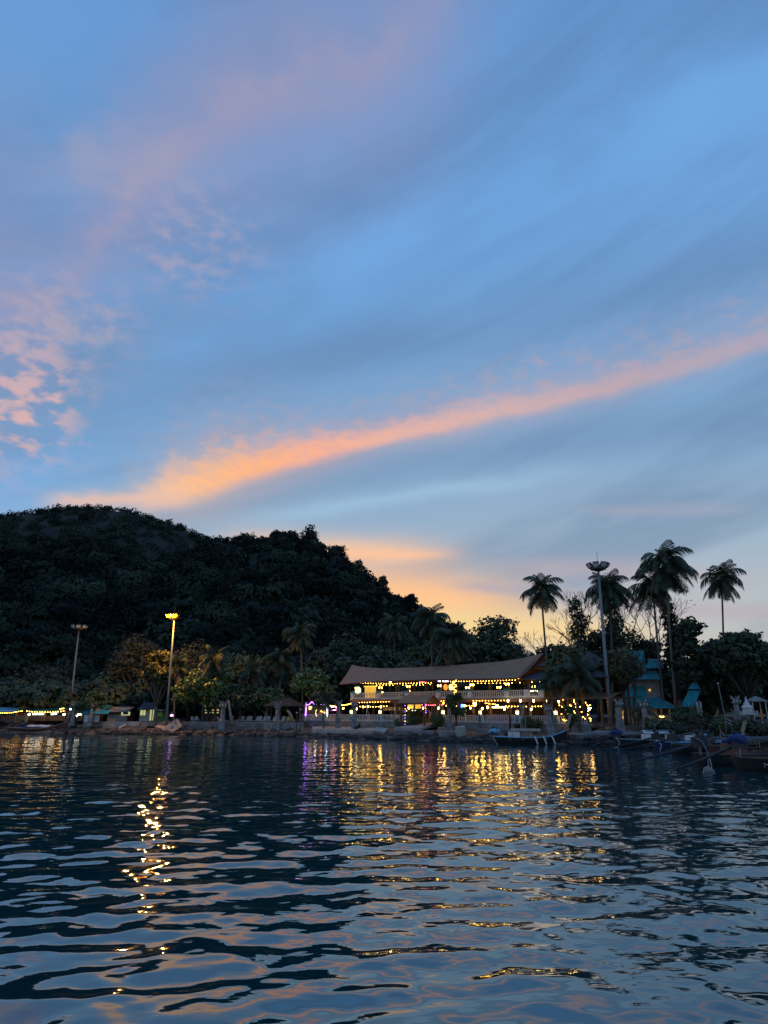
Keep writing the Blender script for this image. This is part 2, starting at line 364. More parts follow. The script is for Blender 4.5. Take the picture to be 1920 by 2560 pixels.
def make_sea():
    nr, nc = 760, 560
    Yr = np.geomspace(6.0, 190.0, nr); U = np.linspace(-.85, .85, nc)
    Yg, Ug = np.meshgrid(Yr, U, indexing='ij'); Xg = Yg * Ug
    dx = np.maximum(Yg * (U[1] - U[0]), Yg * (Yr[1] / Yr[0] - 1) * .6)
    Z = sea_waves(Xg, Yg, dx)
    Z[0] = Z[-1] = 0; Z[:, 0] = Z[:, -1] = 0
    V = np.stack([Xg, Yg, Z], -1).reshape(-1, 3)
    i = np.arange(nr - 1)[:, None] * nc + np.arange(nc - 1)[None]
    F = np.stack([i, i + 1, i + nc + 1, i + nc], -1).reshape(-1, 4)
    n = len(V); a, b, c, d = 0, nc - 1, n - nc, n - 1
    ext = np.array([(-900, -500, 0), (900, -500, 0), (900, 190, 0), (-900, 190, 0)], float)
    V = np.concatenate([V, ext])
    F = np.concatenate([F, [[n, n + 1, b, a], [n + 1, n + 2, d, b], [n + 3, n, a, c]]])
    m = np_mesh('sea', V, F, True)
    w = bpy.data.materials.new('sea_water'); w.use_nodes = True; t = w.node_tree; p = t.nodes['Principled BSDF']
    p.inputs['Base Color'].default_value = (.001, .036, .043, 1); p.inputs['Roughness'].default_value = .032
    p.inputs['IOR'].default_value = 2.6; p.inputs['Specular Tint'].default_value = (.74, .94, 1, 1); p.inputs['Specular IOR Level'].default_value = .5
    g = t.nodes.new('ShaderNodeNewGeometry')
    def nz(sc, det, stretch):
        mp = t.nodes.new('ShaderNodeMapping'); mp.inputs['Scale'].default_value = (sc * stretch, sc, sc); mp.inputs['Rotation'].default_value = (0, 0, R(8))
        t.links.new(g.outputs['Position'], mp.inputs['Vector'])
        q = t.nodes.new('ShaderNodeTexNoise'); q.inputs['Scale'].default_value = 1; q.inputs['Detail'].default_value = det; q.inputs['Distortion'].default_value = .4
        t.links.new(mp.outputs[0], q.inputs['Vector']); return q.outputs[0]
    gust = nz(.05, 3, .30)                            # cat's paws: patches of ruffled water
    mr = t.nodes.new('ShaderNodeMapRange'); t.links.new(gust, mr.inputs[0])
    mr.inputs[1].default_value = .46; mr.inputs[2].default_value = .62; mr.inputs[3].default_value = .25; mr.inputs[4].default_value = 1.0
    b1 = t.nodes.new('ShaderNodeBump'); b1.inputs['Distance'].default_value = .020
    t.links.new(nz(2.6, 2, .55), b1.inputs['Height']); t.links.new(mr.outputs[0], b1.inputs['Strength'])
    b2 = t.nodes.new('ShaderNodeBump'); b2.inputs['Distance'].default_value = .10; b2.inputs['Strength'].default_value = .32
    t.links.new(nz(.75, 2, .6), b2.inputs['Height']); t.links.new(b1.outputs[0], b2.inputs['Normal'])
    t.links.new(b2.outputs[0], p.inputs['Normal'])
    tag(link('sea', m, w), kind='structure')
make_sea()

# ------------------------------------------------------------------ ground along the shore
SH = [(-900, 165), (-400, 146), (0, 131), (250, 124), (500, 118.5), (780, 109.5), (1000, 99), (1240, 92), (1500, 85.6), (1700, 77), (1920, 70), (2400, 58), (3000, 48)]
SHP = [pos(px, Y, 0) for px, Y in SH]
SX = np.array([p.x for p in SHP]); SY = np.array([p.y for p in SHP])
def shore_y(x): return float(np.interp(x, SX, SY))
def make_ground():
    xs = np.concatenate([[-900, -500, -250], np.arange(-130, 90, 1.6), [150, 300, 900]])
    prof = [(-14, -2.5), (-3, -.7), (-.4, -.12), (.6, .22), (1.6, .5), (3, .72), (4.5, .95), (7, 1.15), (10, 1.3), (14, 1.65), (18, 1.98), (24, 2.0), (45, 2.05), (110, 2.6), (500, 6), (2500, 8)]
    V = []
    for x in xs:
        y0 = np.interp(x, SX, SY)
        for d, z in prof:
            j = rng.normal(0, .10) if -3 < d < 12 else 0
            V.append((x, y0 + d + (rng.normal(0, .3) if -1 < d < 8 else 0), z + j))
    nr, nc = len(xs), len(prof); i = np.arange(nr - 1)[:, None] * nc + np.arange(nc - 1)[None]
    F = np.stack([i, i + nc, i + nc + 1, i + 1], -1).reshape(-1, 4)
    tag(link('ground', np_mesh('ground', V, F, True), M['soil']), kind='structure')
make_ground()
def ground_z(x, y):
    d = y - shore_y(x); return float(np.interp(d, [-14, -3, -.4, .6, 1.6, 3, 4.5, 7, 10, 14, 18, 24, 45, 110, 500], [-2.5, -.7, -.12, .22, .5, .72, .95, 1.15, 1.3, 1.65, 1.98, 2.0, 2.05, 2.6, 6]))

# ------------------------------------------------------------------ hills and their forest
RA = [(-700, 1420), (-300, 1345), (0, 1292), (60, 1283), (130, 1274), (240, 1268), (300, 1274), (380, 1297), (450, 1318), (510, 1343), (560, 1362), (700, 1420), (900, 1520), (1100, 1640), (1500, 1740), (2600, 1755)]
RB = [(-700, 1460), (-300, 1400), (0, 1358), (100, 1352), (200, 1356), (290, 1372), (350, 1402), (420, 1408), (480, 1385), (530, 1362), (560, 1356), (600, 1351), (650, 1354), (672, 1354), (692, 1340), (715, 1334), (735, 1340), (746, 1362), (752, 1364), (760, 1342), (775, 1336), (790, 1346), (802, 1378), (812, 1404), (820, 1402), (828, 1378), (840, 1372), (860, 1384), (874, 1412), (884, 1428), (900, 1426), (935, 1450), (955, 1452), (966, 1474), (978, 1488), (1000, 1490), (1030, 1512), (1060, 1530), (1085, 1541), (1110, 1556), (1130, 1570), (1160, 1592), (1250, 1650), (1400, 1715), (1700, 1745), (2600, 1755)]
def ridge(pts, Yf):
    u, h, yy = [], [], []
    for px, py in pts:
        Y = Yf(px); p = at(px, py, Y); u.append(p.x / Y); h.append(p.z); yy.append(Y)
    return np.array(u), np.array(h), np.array(yy)
YA = lambda px: 640 - .05 * max(0, px); YB = lambda px: float(np.interp(px, [-700, 0, 500, 800, 1100, 1400, 2600], [420, 400, 385, 350, 280, 240, 220]))
RB = [(px, py + float(np.interp(px, [780, 900, 1000, 1200], [4, 18, 20, 4]))) for px, py in RB]
UA, HA, DA = ridge(RA, YA); UB, HB, DB = ridge(RB, YB)
def vnoise(x, y, seed=0):
    s = np.zeros_like(x); r = np.random.default_rng(seed)
    for k in range(9):
        f = r.uniform(.02, .11); a = r.uniform(0, 2 * PI); s += np.sin(x * f * math.cos(a) + y * f * math.sin(a) + r.uniform(0, 6)) * (.05 / f) ** .7
    return s / 4.0
def hill_h(x, y):
    u = x / y; out = np.full_like(x, -5.0)
    for UU, HH, DD, y0, pw in ((UA, HA, DA, 300.0, 1.1), (UB, HB, DB, 165.0, .82)):
        hr = np.interp(u, UU, HH); yr = np.interp(u, UU, DD); t = (y - y0) / (yr - y0)
        front = np.clip(t, 0, 1) ** pw; back = 1 - .35 * np.clip((t - 1) / .8, 0, 2) ** 1.3
        hgt = np.where(t <= 1, 2 + (hr - 2) * front, hr * back)
        hgt = hgt + vnoise(x, y, 3) * 4.5 * np.clip(t, 0, 1) * np.clip((1 - t) * 4, 0, 1) * np.clip(hr / 40, 0, 1)
        out = np.maximum(out, np.where(t > 0, hgt, -5))
    return out
def make_hills():
    U = np.concatenate([np.linspace(-1.1, -.56, 60), np.linspace(-.555, .2, 300), np.linspace(.21, 1.1, 70)]); Yr = np.concatenate([np.linspace(165, 420, 90), np.linspace(425, 1100, 60)])
    Yg, Ug = np.meshgrid(Yr, U, indexing='ij'); Xg = Yg * Ug; Z = hill_h(Xg, Yg)
    nr, nc = Z.shape; i = np.arange(nr - 1)[:, None] * nc + np.arange(nc - 1)[None]
    F = np.stack([i, i + 1, i + nc + 1, i + nc], -1).reshape(-1, 4)
    tag(link('hill', np_mesh('hill', np.stack([Xg, Yg, Z], -1), F, True), M['hill_soil']), kind='structure')
make_hills()
def rand_dirs(n, r=rng):
    d = r.normal(size=(n, 3)); return d / np.linalg.norm(d, axis=1)[:, None]
def cards(C, Nn, size, r=rng, asp=.55):
    """leaf-shaped four-point faces at points C, facing about Nn"""
    n = len(C); a = np.cross(Nn, rand_dirs(n, r)); a /= np.linalg.norm(a, axis=1)[:, None] + 1e-9; b = np.cross(Nn, a)
    s = (size * r.uniform(.6, 1.35, n))[:, None] if np.ndim(size) == 0 else (size * r.uniform(.6, 1.35, n))[:, None]
    V = np.stack([C - a * s, C + b * s * asp + Nn * s * .12, C + a * s, C - b * s * asp + Nn * s * .12], 1)
    return V.reshape(-1, 3), np.arange(4 * n).reshape(-1, 4)
def crown_template(n, seed, flat=.75, spread=.6, size=.20):
    r = np.random.default_rng(seed); d = rand_dirs(n, r); d[:, 2] = np.where(d[:, 2] < -.25, -d[:, 2], d[:, 2])
    lump = 1 + .22 * np.sin(d[:, 0] * 4 + seed) * np.cos(d[:, 1] * 4.5) + .15 * np.sin(d[:, 2] * 6 + seed * 2)
    C = d * (lump * r.uniform(.72, 1.0, n))[:, None]; C[:, 2] *= flat
    Nn = d + rand_dirs(n, r) * spread; Nn /= np.linalg.norm(Nn, axis=1)[:, None]
    return cards(C, Nn, size, r, .7)
def tone_mat(m):                                      # each crown has its own leaf tone; the far peak's tone holds painted haze
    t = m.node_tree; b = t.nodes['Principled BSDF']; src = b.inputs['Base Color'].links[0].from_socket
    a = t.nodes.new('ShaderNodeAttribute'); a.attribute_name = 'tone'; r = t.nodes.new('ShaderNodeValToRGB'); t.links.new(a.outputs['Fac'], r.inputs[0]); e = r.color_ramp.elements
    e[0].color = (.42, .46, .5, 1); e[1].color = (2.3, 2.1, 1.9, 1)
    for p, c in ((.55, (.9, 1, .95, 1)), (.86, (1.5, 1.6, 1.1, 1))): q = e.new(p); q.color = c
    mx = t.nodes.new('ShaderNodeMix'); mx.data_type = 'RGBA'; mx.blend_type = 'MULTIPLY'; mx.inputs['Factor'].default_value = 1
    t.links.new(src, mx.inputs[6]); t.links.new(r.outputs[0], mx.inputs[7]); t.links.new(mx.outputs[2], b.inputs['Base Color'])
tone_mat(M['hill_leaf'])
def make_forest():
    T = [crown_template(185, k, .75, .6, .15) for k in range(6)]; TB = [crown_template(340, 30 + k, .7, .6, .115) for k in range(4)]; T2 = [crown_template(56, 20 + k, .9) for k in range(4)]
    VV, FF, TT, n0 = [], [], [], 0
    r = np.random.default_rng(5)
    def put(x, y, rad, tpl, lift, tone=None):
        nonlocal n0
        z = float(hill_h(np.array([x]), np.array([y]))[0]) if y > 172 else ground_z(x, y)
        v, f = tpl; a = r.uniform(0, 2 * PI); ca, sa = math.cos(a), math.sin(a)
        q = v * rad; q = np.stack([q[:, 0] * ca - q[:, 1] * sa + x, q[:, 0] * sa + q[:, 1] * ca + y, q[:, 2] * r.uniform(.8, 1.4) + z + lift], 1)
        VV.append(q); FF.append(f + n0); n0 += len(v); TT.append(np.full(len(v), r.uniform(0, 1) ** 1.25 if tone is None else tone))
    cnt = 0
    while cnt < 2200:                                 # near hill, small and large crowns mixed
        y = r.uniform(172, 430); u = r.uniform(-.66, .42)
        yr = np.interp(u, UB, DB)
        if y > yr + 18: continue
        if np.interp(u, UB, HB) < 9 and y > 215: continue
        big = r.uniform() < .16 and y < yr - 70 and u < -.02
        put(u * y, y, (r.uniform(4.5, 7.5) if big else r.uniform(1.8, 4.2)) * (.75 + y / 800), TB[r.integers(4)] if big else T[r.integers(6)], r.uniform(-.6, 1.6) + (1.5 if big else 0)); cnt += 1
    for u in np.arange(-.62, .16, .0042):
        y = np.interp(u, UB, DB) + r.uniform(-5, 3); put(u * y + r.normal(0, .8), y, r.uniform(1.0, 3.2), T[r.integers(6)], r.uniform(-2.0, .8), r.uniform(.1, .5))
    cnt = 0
    while cnt < 1500:                                 # far peak, its crowns toned lighter to stand in for haze
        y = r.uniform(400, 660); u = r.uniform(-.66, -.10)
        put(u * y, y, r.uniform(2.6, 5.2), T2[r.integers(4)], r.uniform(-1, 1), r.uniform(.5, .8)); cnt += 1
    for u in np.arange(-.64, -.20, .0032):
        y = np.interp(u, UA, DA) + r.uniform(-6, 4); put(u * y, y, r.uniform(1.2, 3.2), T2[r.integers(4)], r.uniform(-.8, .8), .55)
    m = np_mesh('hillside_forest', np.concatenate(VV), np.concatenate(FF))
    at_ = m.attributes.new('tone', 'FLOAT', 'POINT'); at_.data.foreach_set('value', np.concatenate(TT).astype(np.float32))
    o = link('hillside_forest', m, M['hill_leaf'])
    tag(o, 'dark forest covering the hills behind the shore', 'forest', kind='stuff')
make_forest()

# ------------------------------------------------------------------ vegetation builders
def leafy(lobes, n, size, seed, spread=.9):
    """leaf faces spread through the shells of several uneven lobes: (x, y, z, rx, rz)"""
    r = np.random.default_rng(seed); vol = np.array([l[3] ** 2 for l in lobes]); k = np.maximum(8, (n * vol / vol.sum()).astype(int))
    C, Nn = [], []
    for l, q in zip(lobes, k):
        d = rand_dirs(q, r); lump = 1 + .25 * np.sin(d[:, 0] * 5 + l[0]) * np.cos(d[:, 1] * 5 + l[1]) + .18 * np.sin(d[:, 2] * 7 + l[2])
        rr = (r.uniform(.25, 1.0, q) ** .45) * lump
        C.append(np.stack([l[0] + d[:, 0] * rr * l[3], l[1] + d[:, 1] * rr * l[3], l[2] + d[:, 2] * rr * l[4]], 1))
        m = d * .8 + rand_dirs(q, r) * spread + np.array([0, 0, .3]); Nn.append(m / np.linalg.norm(m, axis=1)[:, None])
    return cards(np.concatenate(C), np.concatenate(Nn), size, r, .6)
def tree(name, label, px, Y, top_py, half_px, n_leaf=3200, leaf=.34, lm='leaf', bm='bark_dark', seed=0, low=.35, cat='tree', group=None, lobes=11, flat=.75, lean=0.0, base_z=None, spread_y=1.0, column=False):
    base = pos(px, Y, 2.0); base.z = ground_z(base.x, Y) if base_z is None else base_z
    r = random.Random(seed * 13 + 5); H = zat(top_py, Y) - base.z; W = half_px * Y / 1856
    root = empty(name, base, 0, label, cat, group)
    L = []; limbs = MB()
    fork = Vector((lean * .4, 0, H * low * .8))
    limbs.tube([(0, 0, -.3), (lean * .15, 0, H * low * .4), fork], [H * .028 + .06, H * .022 + .05, H * .018 + .04], 7)
    for i in range(lobes):
        a = i * 2.399 + r.uniform(-.3, .3); q = math.sqrt((i + .5) / lobes)
        rl = W * r.uniform(.30, .50) * (1.1 - .3 * q)
        zt = H * (low + (1 - low) * (.5 + .5 * (1 - q * q) * r.uniform(.75, 1.05))) - rl * flat * .9
        if i % 3 == 2: zt = H * (low + (1 - low) * r.uniform(.15, .45))
        if column: rl = W * r.uniform(.5, .72); zt = H * (low + (1 - low) * (i + .5) / lobes) - rl * .3; q *= .6
        c = Vector((math.cos(a) * q * (W - rl * .8) + lean, math.sin(a) * q * (W - rl * .8) * spread_y, max(zt, H * low * .7)))
        L.append((c.x, c.y, c.z, rl, rl * flat))
        mid = fork.lerp(c, .5) + Vector((r.uniform(-.3, .3), r.uniform(-.3, .3), r.uniform(0, .4)))
        limbs.tube([fork, mid, c], [H * .013 + .02, H * .009 + .02, .02], 5)
    limbs.build('trunk', M[bm], root, True)
    v, f = leafy(L, n_leaf, leaf, seed)
    link('crown', np_mesh('crown', v, f), M[lm], root)
    return root
def bush(name, label, p, w, d, h, n=900, leaf=.16, lm='leaf', cat='bush', group=None, seed=1, clipped=False):
    root = empty(name, p, 0, label, cat, group)
    if clipped: L = [(0, 0, h * .5, w, h * .55), (w * .2, 0, h * .45, w * .85, h * .45)]
    else: L = [(math.cos(k * 2.4) * w * .5, math.sin(k * 2.4) * d * .5, h * (.45 + .25 * math.sin(k * 1.7)), w * .55, h * .42) for k in range(5)]
    st = MB()
    for k in range(4): st.tube([(0, 0, -.1), (math.cos(k * 1.6) * w * .3, math.sin(k * 1.6) * d * .3, h * .5)], [.04, .015], 4)
    st.build('stem', M['bark_dark'], root)
    v, f = leafy(L, n, leaf, seed, .6); link('foliage', np_mesh('foliage', v, f), M[lm], root)
    return root
def frond_mesh(e0, bend, L=1.0, nl=38, hang=.6, wid=.012, seed=0):
    """feather frond leaving the origin along +x: rachis and leaflets"""
    r = random.Random(seed); mb = MB(); pts = []; p = Vector((0, 0, 0)); n = 12
    for i in range(n + 1):
        pts.append(p.copy()); e = e0 - bend * (i / n) ** 1.2; p = p + Vector((math.cos(e), 0, math.sin(e))) * (L / n)
    mb.tube(pts, [.016 * (1 - .85 * i / n) * L for i in range(n + 1)], 4)
    for i in range(nl):
        t = .12 + .86 * (i + .5) / nl; k = min(n - 1, int(t * n)); c = pts[k].lerp(pts[k + 1], t * n - k); d = (pts[k + 1] - pts[k]).normalized()
        ll = L * .33 * math.sin(PI * min(1, t * .80 + .18)) ** .6 * r.uniform(.85, 1.1)
        for sg in (-1, 1):
            o = (d * .55 + Vector((0, sg, 0)) * .8 + Vector((0, 0, -hang * r.uniform(.7, 1.3)))).normalized()
            w = d * wid * L; q = c + o * ll * .55 + Vector((0, 0, .03 * L)); e = c + o * ll + Vector((0, 0, -.05 * L))
            b = len(mb.v); mb.v += [tuple(c - w * .6), tuple(c + w * .6), tuple(q + w), tuple(q - w), tuple(e)]
            mb.f += [(b, b + 1, b + 2, b + 3), (b + 3, b + 2, b + 4)]
    return mb.mesh('frond')
FR = [frond_mesh(R(80), R(70), hang=.35, seed=1), frond_mesh(R(62), R(125), hang=.7, seed=2), frond_mesh(R(38), R(128), hang=1.0, seed=3),
      frond_mesh(R(10), R(98), hang=1.05, seed=4), frond_mesh(R(-26), R(58), hang=.7, seed=5), frond_mesh(R(-56), R(30), hang=.3, seed=6)]
FRD = [m.copy() for m in FR[4:]]
for m in FR: m.materials.append(M['palm'])
for m in FRD: m.materials.append(M['palm_dry'])
def palm(label, crown, base, Lf, nf=26, seed=0, dry=3, r0=.17, group=None, name='coconut_palm', young=False):
    """crown and base are points in the place"""
    r = random.Random(seed); root = empty(name, base, 0, label, 'palm tree', group); nf += 0 if young else 6 + seed % 4
    c = Vector(crown) - Vector(base); mid = c * .5 + Vector((r.uniform(-.3, .3) + c.x * .18, 0, 0))
    if c.length > .8:
        tr = MB(); pts = []
        for i in range(15):
            t = i / 14; pts.append((Vector((0, 0, -.3)) * (1 - t) ** 2 + mid * 2 * t * (1 - t) + c * t * t))
        tr.tube(pts, [r0 * (1.7 if i == 0 else 1.15 - .35 * i / 14) * (1 + .05 * (i % 2)) for i in range(15)], 8)
        tr.build('trunk', M['bark'], root, True)
    hub = MB(); hub.lathe([(.10, -.5), (r0 * 1.5, -.15), (r0 * 1.7, .15), (.08, .5)], 8, c); hub.build('crown_shaft', M['palm_dry'], root, True)
    for i in range(nf):
        t = (i + .5) / nf; k = min(5, int(t ** .8 * 6)) if not young else min(4, int(t * 5))
        a = i * 2.399 + r.uniform(-.35, .35); s = Lf * r.uniform(.82, 1.16) * (.75 if k == 0 else 1.0) * (.85 if k == 5 else 1)
        m = FR[k]
        if dry and i >= nf - dry: m = FRD[i % 2]
        link('frond', m, None, root, c + Vector((0, 0, .12 * (3 - k) * .5)), (r.uniform(-.3, .3), r.uniform(-.22, .22), a), (s, s, s))
    if not young:
        nuts = MB()
        for i in range(7):
            a = i * .9; nuts.ball(c + Vector((math.cos(a) * .32, math.sin(a) * .32, -.35 - .12 * (i % 2))), .14, 6, 4)
        nuts.build('coconut_bunch', M['leaf_olive'], root, True)
    return root
def bare_tree(label, base, H, W, seed, r0=.22, depth=6, name='bare_tree', bm='bark_dark', start=None, lean=0.0):
    rr = random.Random(seed); root = empty(name, base, 0, label, 'tree'); tr = MB(); tw = MB()
    def grow(p, d, ln, rad, k):
        q = p + d * ln; m = p.lerp(q, .5) + Vector((rr.uniform(-1, 1), rr.uniform(-1, 1), rr.uniform(-.5, .5))) * ln * .09
        (tr if k < 2 else tw).tube([p, m, q], [rad, rad * .86, rad * .72], 5 if k < 3 else 3, False)
        if k >= depth: return
        for _ in range(3 if k in (1, 2, 3) else 2):
            a = Vector((rr.uniform(-1, 1) * W, rr.uniform(-1, 1) * W, rr.uniform(-.25, .55)))
            grow(q, (d * .75 + a).normalized(), ln * rr.uniform(.62, .84), max(.032, rad * .64), k + 1)
    grow(Vector((0, 0, -.3)), Vector((lean, 0, 1)).normalized(), H * .30, r0, 0)
    tr.build('trunk', M[bm], root, True); tw.build('twigs', M[bm], root)
    return root

# ------------------------------------------------------------------ masts
def mast(label, px, top_py, Y, lit=False, r0=.22):
    p = pos(px, Y, 2); p.z = ground_z(p.x, Y); H = zat(top_py, Y) - p.z
    root = empty('floodlight_mast', p, 0, label, 'light mast', 'high floodlight masts along the shore')
    MB().tube([(0, 0, -.3), (0, 0, H * .33), (0, 0, H * .66), (0, 0, H)], [r0, r0 * .85, r0 * .68, r0 * .5], 12).build('pole', M['steel'], root, True)
    MB().box((0, 0, .15), (1.0, 1.0, .3)).build('base_plate', M['concrete'], root)
    rg = MB(); rg.lathe([(.25, -.25), (.6, -.12), (1.0, .0), (1.0, .14), (.3, .2)], 14, (0, 0, H)); ring = rg.build('head_frame', M['glare_damped'] if lit else M['dark_metal'], root)
    MB().tube([(0, 0, H + .2), (0, 0, H + 2.4)], .025, 5).build('lightning_rod', M['dark_metal'], root)
    for k in range(8):
        a = k * PI / 4 + .3; c = Vector((math.cos(a) * 1.25, math.sin(a) * 1.25, H + .55)); Mx = Matrix.Rotation(a, 3, 'Z') @ Matrix.Rotation(R(35), 3, 'Y')
        b = MB(); b.box(c, (.28, .85, .62), M=Mx, top=.9); b.tube([(math.cos(a) * .9, math.sin(a) * .9, H + .1), c], .05, 5)
        fl = b.build('floodlight', M['glare_damped'] if lit else M['dark_metal'], root)
        g = MB(); g.box(c + Mx @ Vector((.15, 0, -.02)), (.04, .72, .5), M=Mx)
        g.build('lens', G['sodium'] if lit and k in (4, 5, 6) else M['glare_damped'] if lit else M['lens'], fl)
    if lit:
        MB().ball((-.25, -1.6, H + .5), .17, 8, 6).build('arc_tube', G['sodium_core'], root, True)
        l = bpy.data.lights.new('sodium_lamp_light', 'POINT'); l.energy = LAMP_W; l.color = (1, .44, .055); l.shadow_soft_size = .28
        lo = bpy.data.objects.new('sodium_lamp_light', l); COL.objects.link(lo); lo.parent = root; lo.location = (-.4, -2.1, H + .1)
    return root
LAMP_W = 10000
mast('unlit steel floodlight mast rising behind the market stalls at the left', 172, 1574, 136)
mast('floodlight mast with its orange sodium lamp burning above the lit tree', 416, 1548, 124, True)
mast('tall unlit floodlight mast beside the coconut palms at the right', 1527, 1424, 93, r0=.27)

# ------------------------------------------------------------------ palms
g_ = lambda px, Y: (lambda p: Vector((p.x, p.y, ground_z(p.x, p.y))))(pos(px, Y, 2))
palm('coconut palm with drooping crown at the left end of the tall palms', at(1353, 1476, 118), g_(1385, 118), 4.3, 28, 1, 4)
palm('coconut palm behind the tall unlit mast, hung with creepers', at(1522, 1470, 112), g_(1530, 112), 4.6, 28, 2, 3)
palm('tallest coconut palm, full crown against the sky', at(1662, 1412, 103), g_(1692, 103), 5.2, 32, 3, 3)
palm('coconut palm with low crown just left of the tallest palm', at(1632, 1470, 106), g_(1664, 106), 4.6, 27, 4, 5)
palm('rightmost tall coconut palm standing alone above the dense tree', at(1803, 1448, 122), g_(1806, 122), 4.7, 26, 5, 3)
palm('pale green palm rising above the trees in front of the hill', at(752, 1586, 138), g_(758, 138), 4.0, 26, 6, 2)
palm('shaggy palm among the trees left of the pale green palm', at(700, 1652, 132), g_(702, 132), 4.2, 24, 7, 3)
palm('drooping palm above the sun loungers', at(632, 1676, 128), g_(640, 128), 4.0, 22, 8, 5)
palm('palm against the foot of the ridge left of the roof palms', at(985, 1562, 150), g_(990, 150), 4.2, 24, 9, 4)
palm('thin palm whose trunk rises through the brown roof', at(1078, 1548, 116.2), g_(1083, 116.2), 4.0, 25, 10, 4)
palm('low hanging palm over the brown roof with lights round its trunk', at(1130, 1602, 113.2), g_(1137, 113.2), 4.3, 26, 11, 6)
palm('small palm in front of the purple lit gazebo', at(808, 1752, 112.5), g_(810, 112.5), 2.9, 16, 12, 0, .13, young=True)
palm('small palm beside the right end of the upper balcony', at(1378, 1712, 94), g_(1382, 94), 3.2, 18, 13, 2, .15, young=True)
palm('bushy palm with long fronds in front of the dark pavilion', at(1440, 1690, 92.5), g_(1450, 92.5), 4.2, 22, 14, 2, .2, young=True)
palm('little date palm in front of the teal roofed hall', at(1604, 1778, 90), g_(1604, 90), 1.9, 18, 15, 0, .14, young=True)
palm('palm lit orange below the burning lamp', at(440, 1668, 128), g_(436, 128), 3.6, 20, 16, 3, young=True)
palm('orange tinged palm right of the burning lamp', at(535, 1650, 124), g_(540, 124), 3.8, 20, 17, 3)

# ------------------------------------------------------------------ broadleaf trees
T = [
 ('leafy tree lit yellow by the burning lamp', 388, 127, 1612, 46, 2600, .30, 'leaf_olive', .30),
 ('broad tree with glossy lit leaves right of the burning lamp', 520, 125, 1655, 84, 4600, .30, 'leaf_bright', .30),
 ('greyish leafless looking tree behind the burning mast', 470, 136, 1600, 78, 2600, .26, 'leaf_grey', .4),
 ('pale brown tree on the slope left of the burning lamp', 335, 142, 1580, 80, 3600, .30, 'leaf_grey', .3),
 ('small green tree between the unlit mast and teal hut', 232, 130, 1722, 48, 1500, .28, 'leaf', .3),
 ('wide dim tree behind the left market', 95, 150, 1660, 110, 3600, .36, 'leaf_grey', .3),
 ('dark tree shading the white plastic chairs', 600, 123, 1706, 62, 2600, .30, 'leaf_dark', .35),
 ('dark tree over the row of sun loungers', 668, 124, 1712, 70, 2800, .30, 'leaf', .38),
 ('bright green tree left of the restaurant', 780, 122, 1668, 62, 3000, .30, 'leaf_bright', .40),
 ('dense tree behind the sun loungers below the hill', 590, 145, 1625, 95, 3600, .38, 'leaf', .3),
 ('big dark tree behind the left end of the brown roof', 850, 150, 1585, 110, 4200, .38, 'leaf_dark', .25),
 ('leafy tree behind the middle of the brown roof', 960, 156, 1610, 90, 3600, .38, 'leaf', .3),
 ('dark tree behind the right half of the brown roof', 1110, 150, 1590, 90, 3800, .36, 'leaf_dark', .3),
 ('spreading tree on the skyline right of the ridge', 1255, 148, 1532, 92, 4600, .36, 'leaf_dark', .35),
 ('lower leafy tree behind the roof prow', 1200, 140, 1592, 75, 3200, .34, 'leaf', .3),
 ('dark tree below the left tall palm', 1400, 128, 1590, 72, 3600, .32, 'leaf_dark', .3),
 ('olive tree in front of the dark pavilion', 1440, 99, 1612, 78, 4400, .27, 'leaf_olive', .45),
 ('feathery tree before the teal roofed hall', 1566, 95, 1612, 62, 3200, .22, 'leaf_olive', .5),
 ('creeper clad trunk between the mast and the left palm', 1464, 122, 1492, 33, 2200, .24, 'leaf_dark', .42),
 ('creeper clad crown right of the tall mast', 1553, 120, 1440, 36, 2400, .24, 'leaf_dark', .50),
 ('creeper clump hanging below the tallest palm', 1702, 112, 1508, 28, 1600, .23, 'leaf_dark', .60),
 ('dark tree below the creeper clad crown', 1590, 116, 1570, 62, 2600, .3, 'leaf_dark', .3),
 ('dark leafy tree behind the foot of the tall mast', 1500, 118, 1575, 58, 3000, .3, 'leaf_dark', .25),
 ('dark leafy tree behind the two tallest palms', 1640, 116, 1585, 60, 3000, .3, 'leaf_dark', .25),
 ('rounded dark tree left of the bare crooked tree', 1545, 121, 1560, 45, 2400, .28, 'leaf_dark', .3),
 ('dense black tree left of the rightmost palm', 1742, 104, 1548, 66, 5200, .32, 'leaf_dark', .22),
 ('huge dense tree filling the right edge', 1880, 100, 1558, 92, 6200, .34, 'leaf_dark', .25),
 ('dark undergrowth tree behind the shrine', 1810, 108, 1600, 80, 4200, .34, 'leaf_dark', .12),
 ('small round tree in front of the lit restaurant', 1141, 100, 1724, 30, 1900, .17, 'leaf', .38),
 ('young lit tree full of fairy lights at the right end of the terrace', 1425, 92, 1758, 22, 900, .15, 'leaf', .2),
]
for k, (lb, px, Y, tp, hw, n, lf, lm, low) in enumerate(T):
    tree('broadleaf_tree', lb, px, Y, tp, hw, n, lf, lm, seed=k + 1, low=low, lobes=8 if hw < 37 else 13, bm='bark_dark' if k % 3 else 'bark', flat=.95 if 'creeper' in lb else .75, column='creeper' in lb)
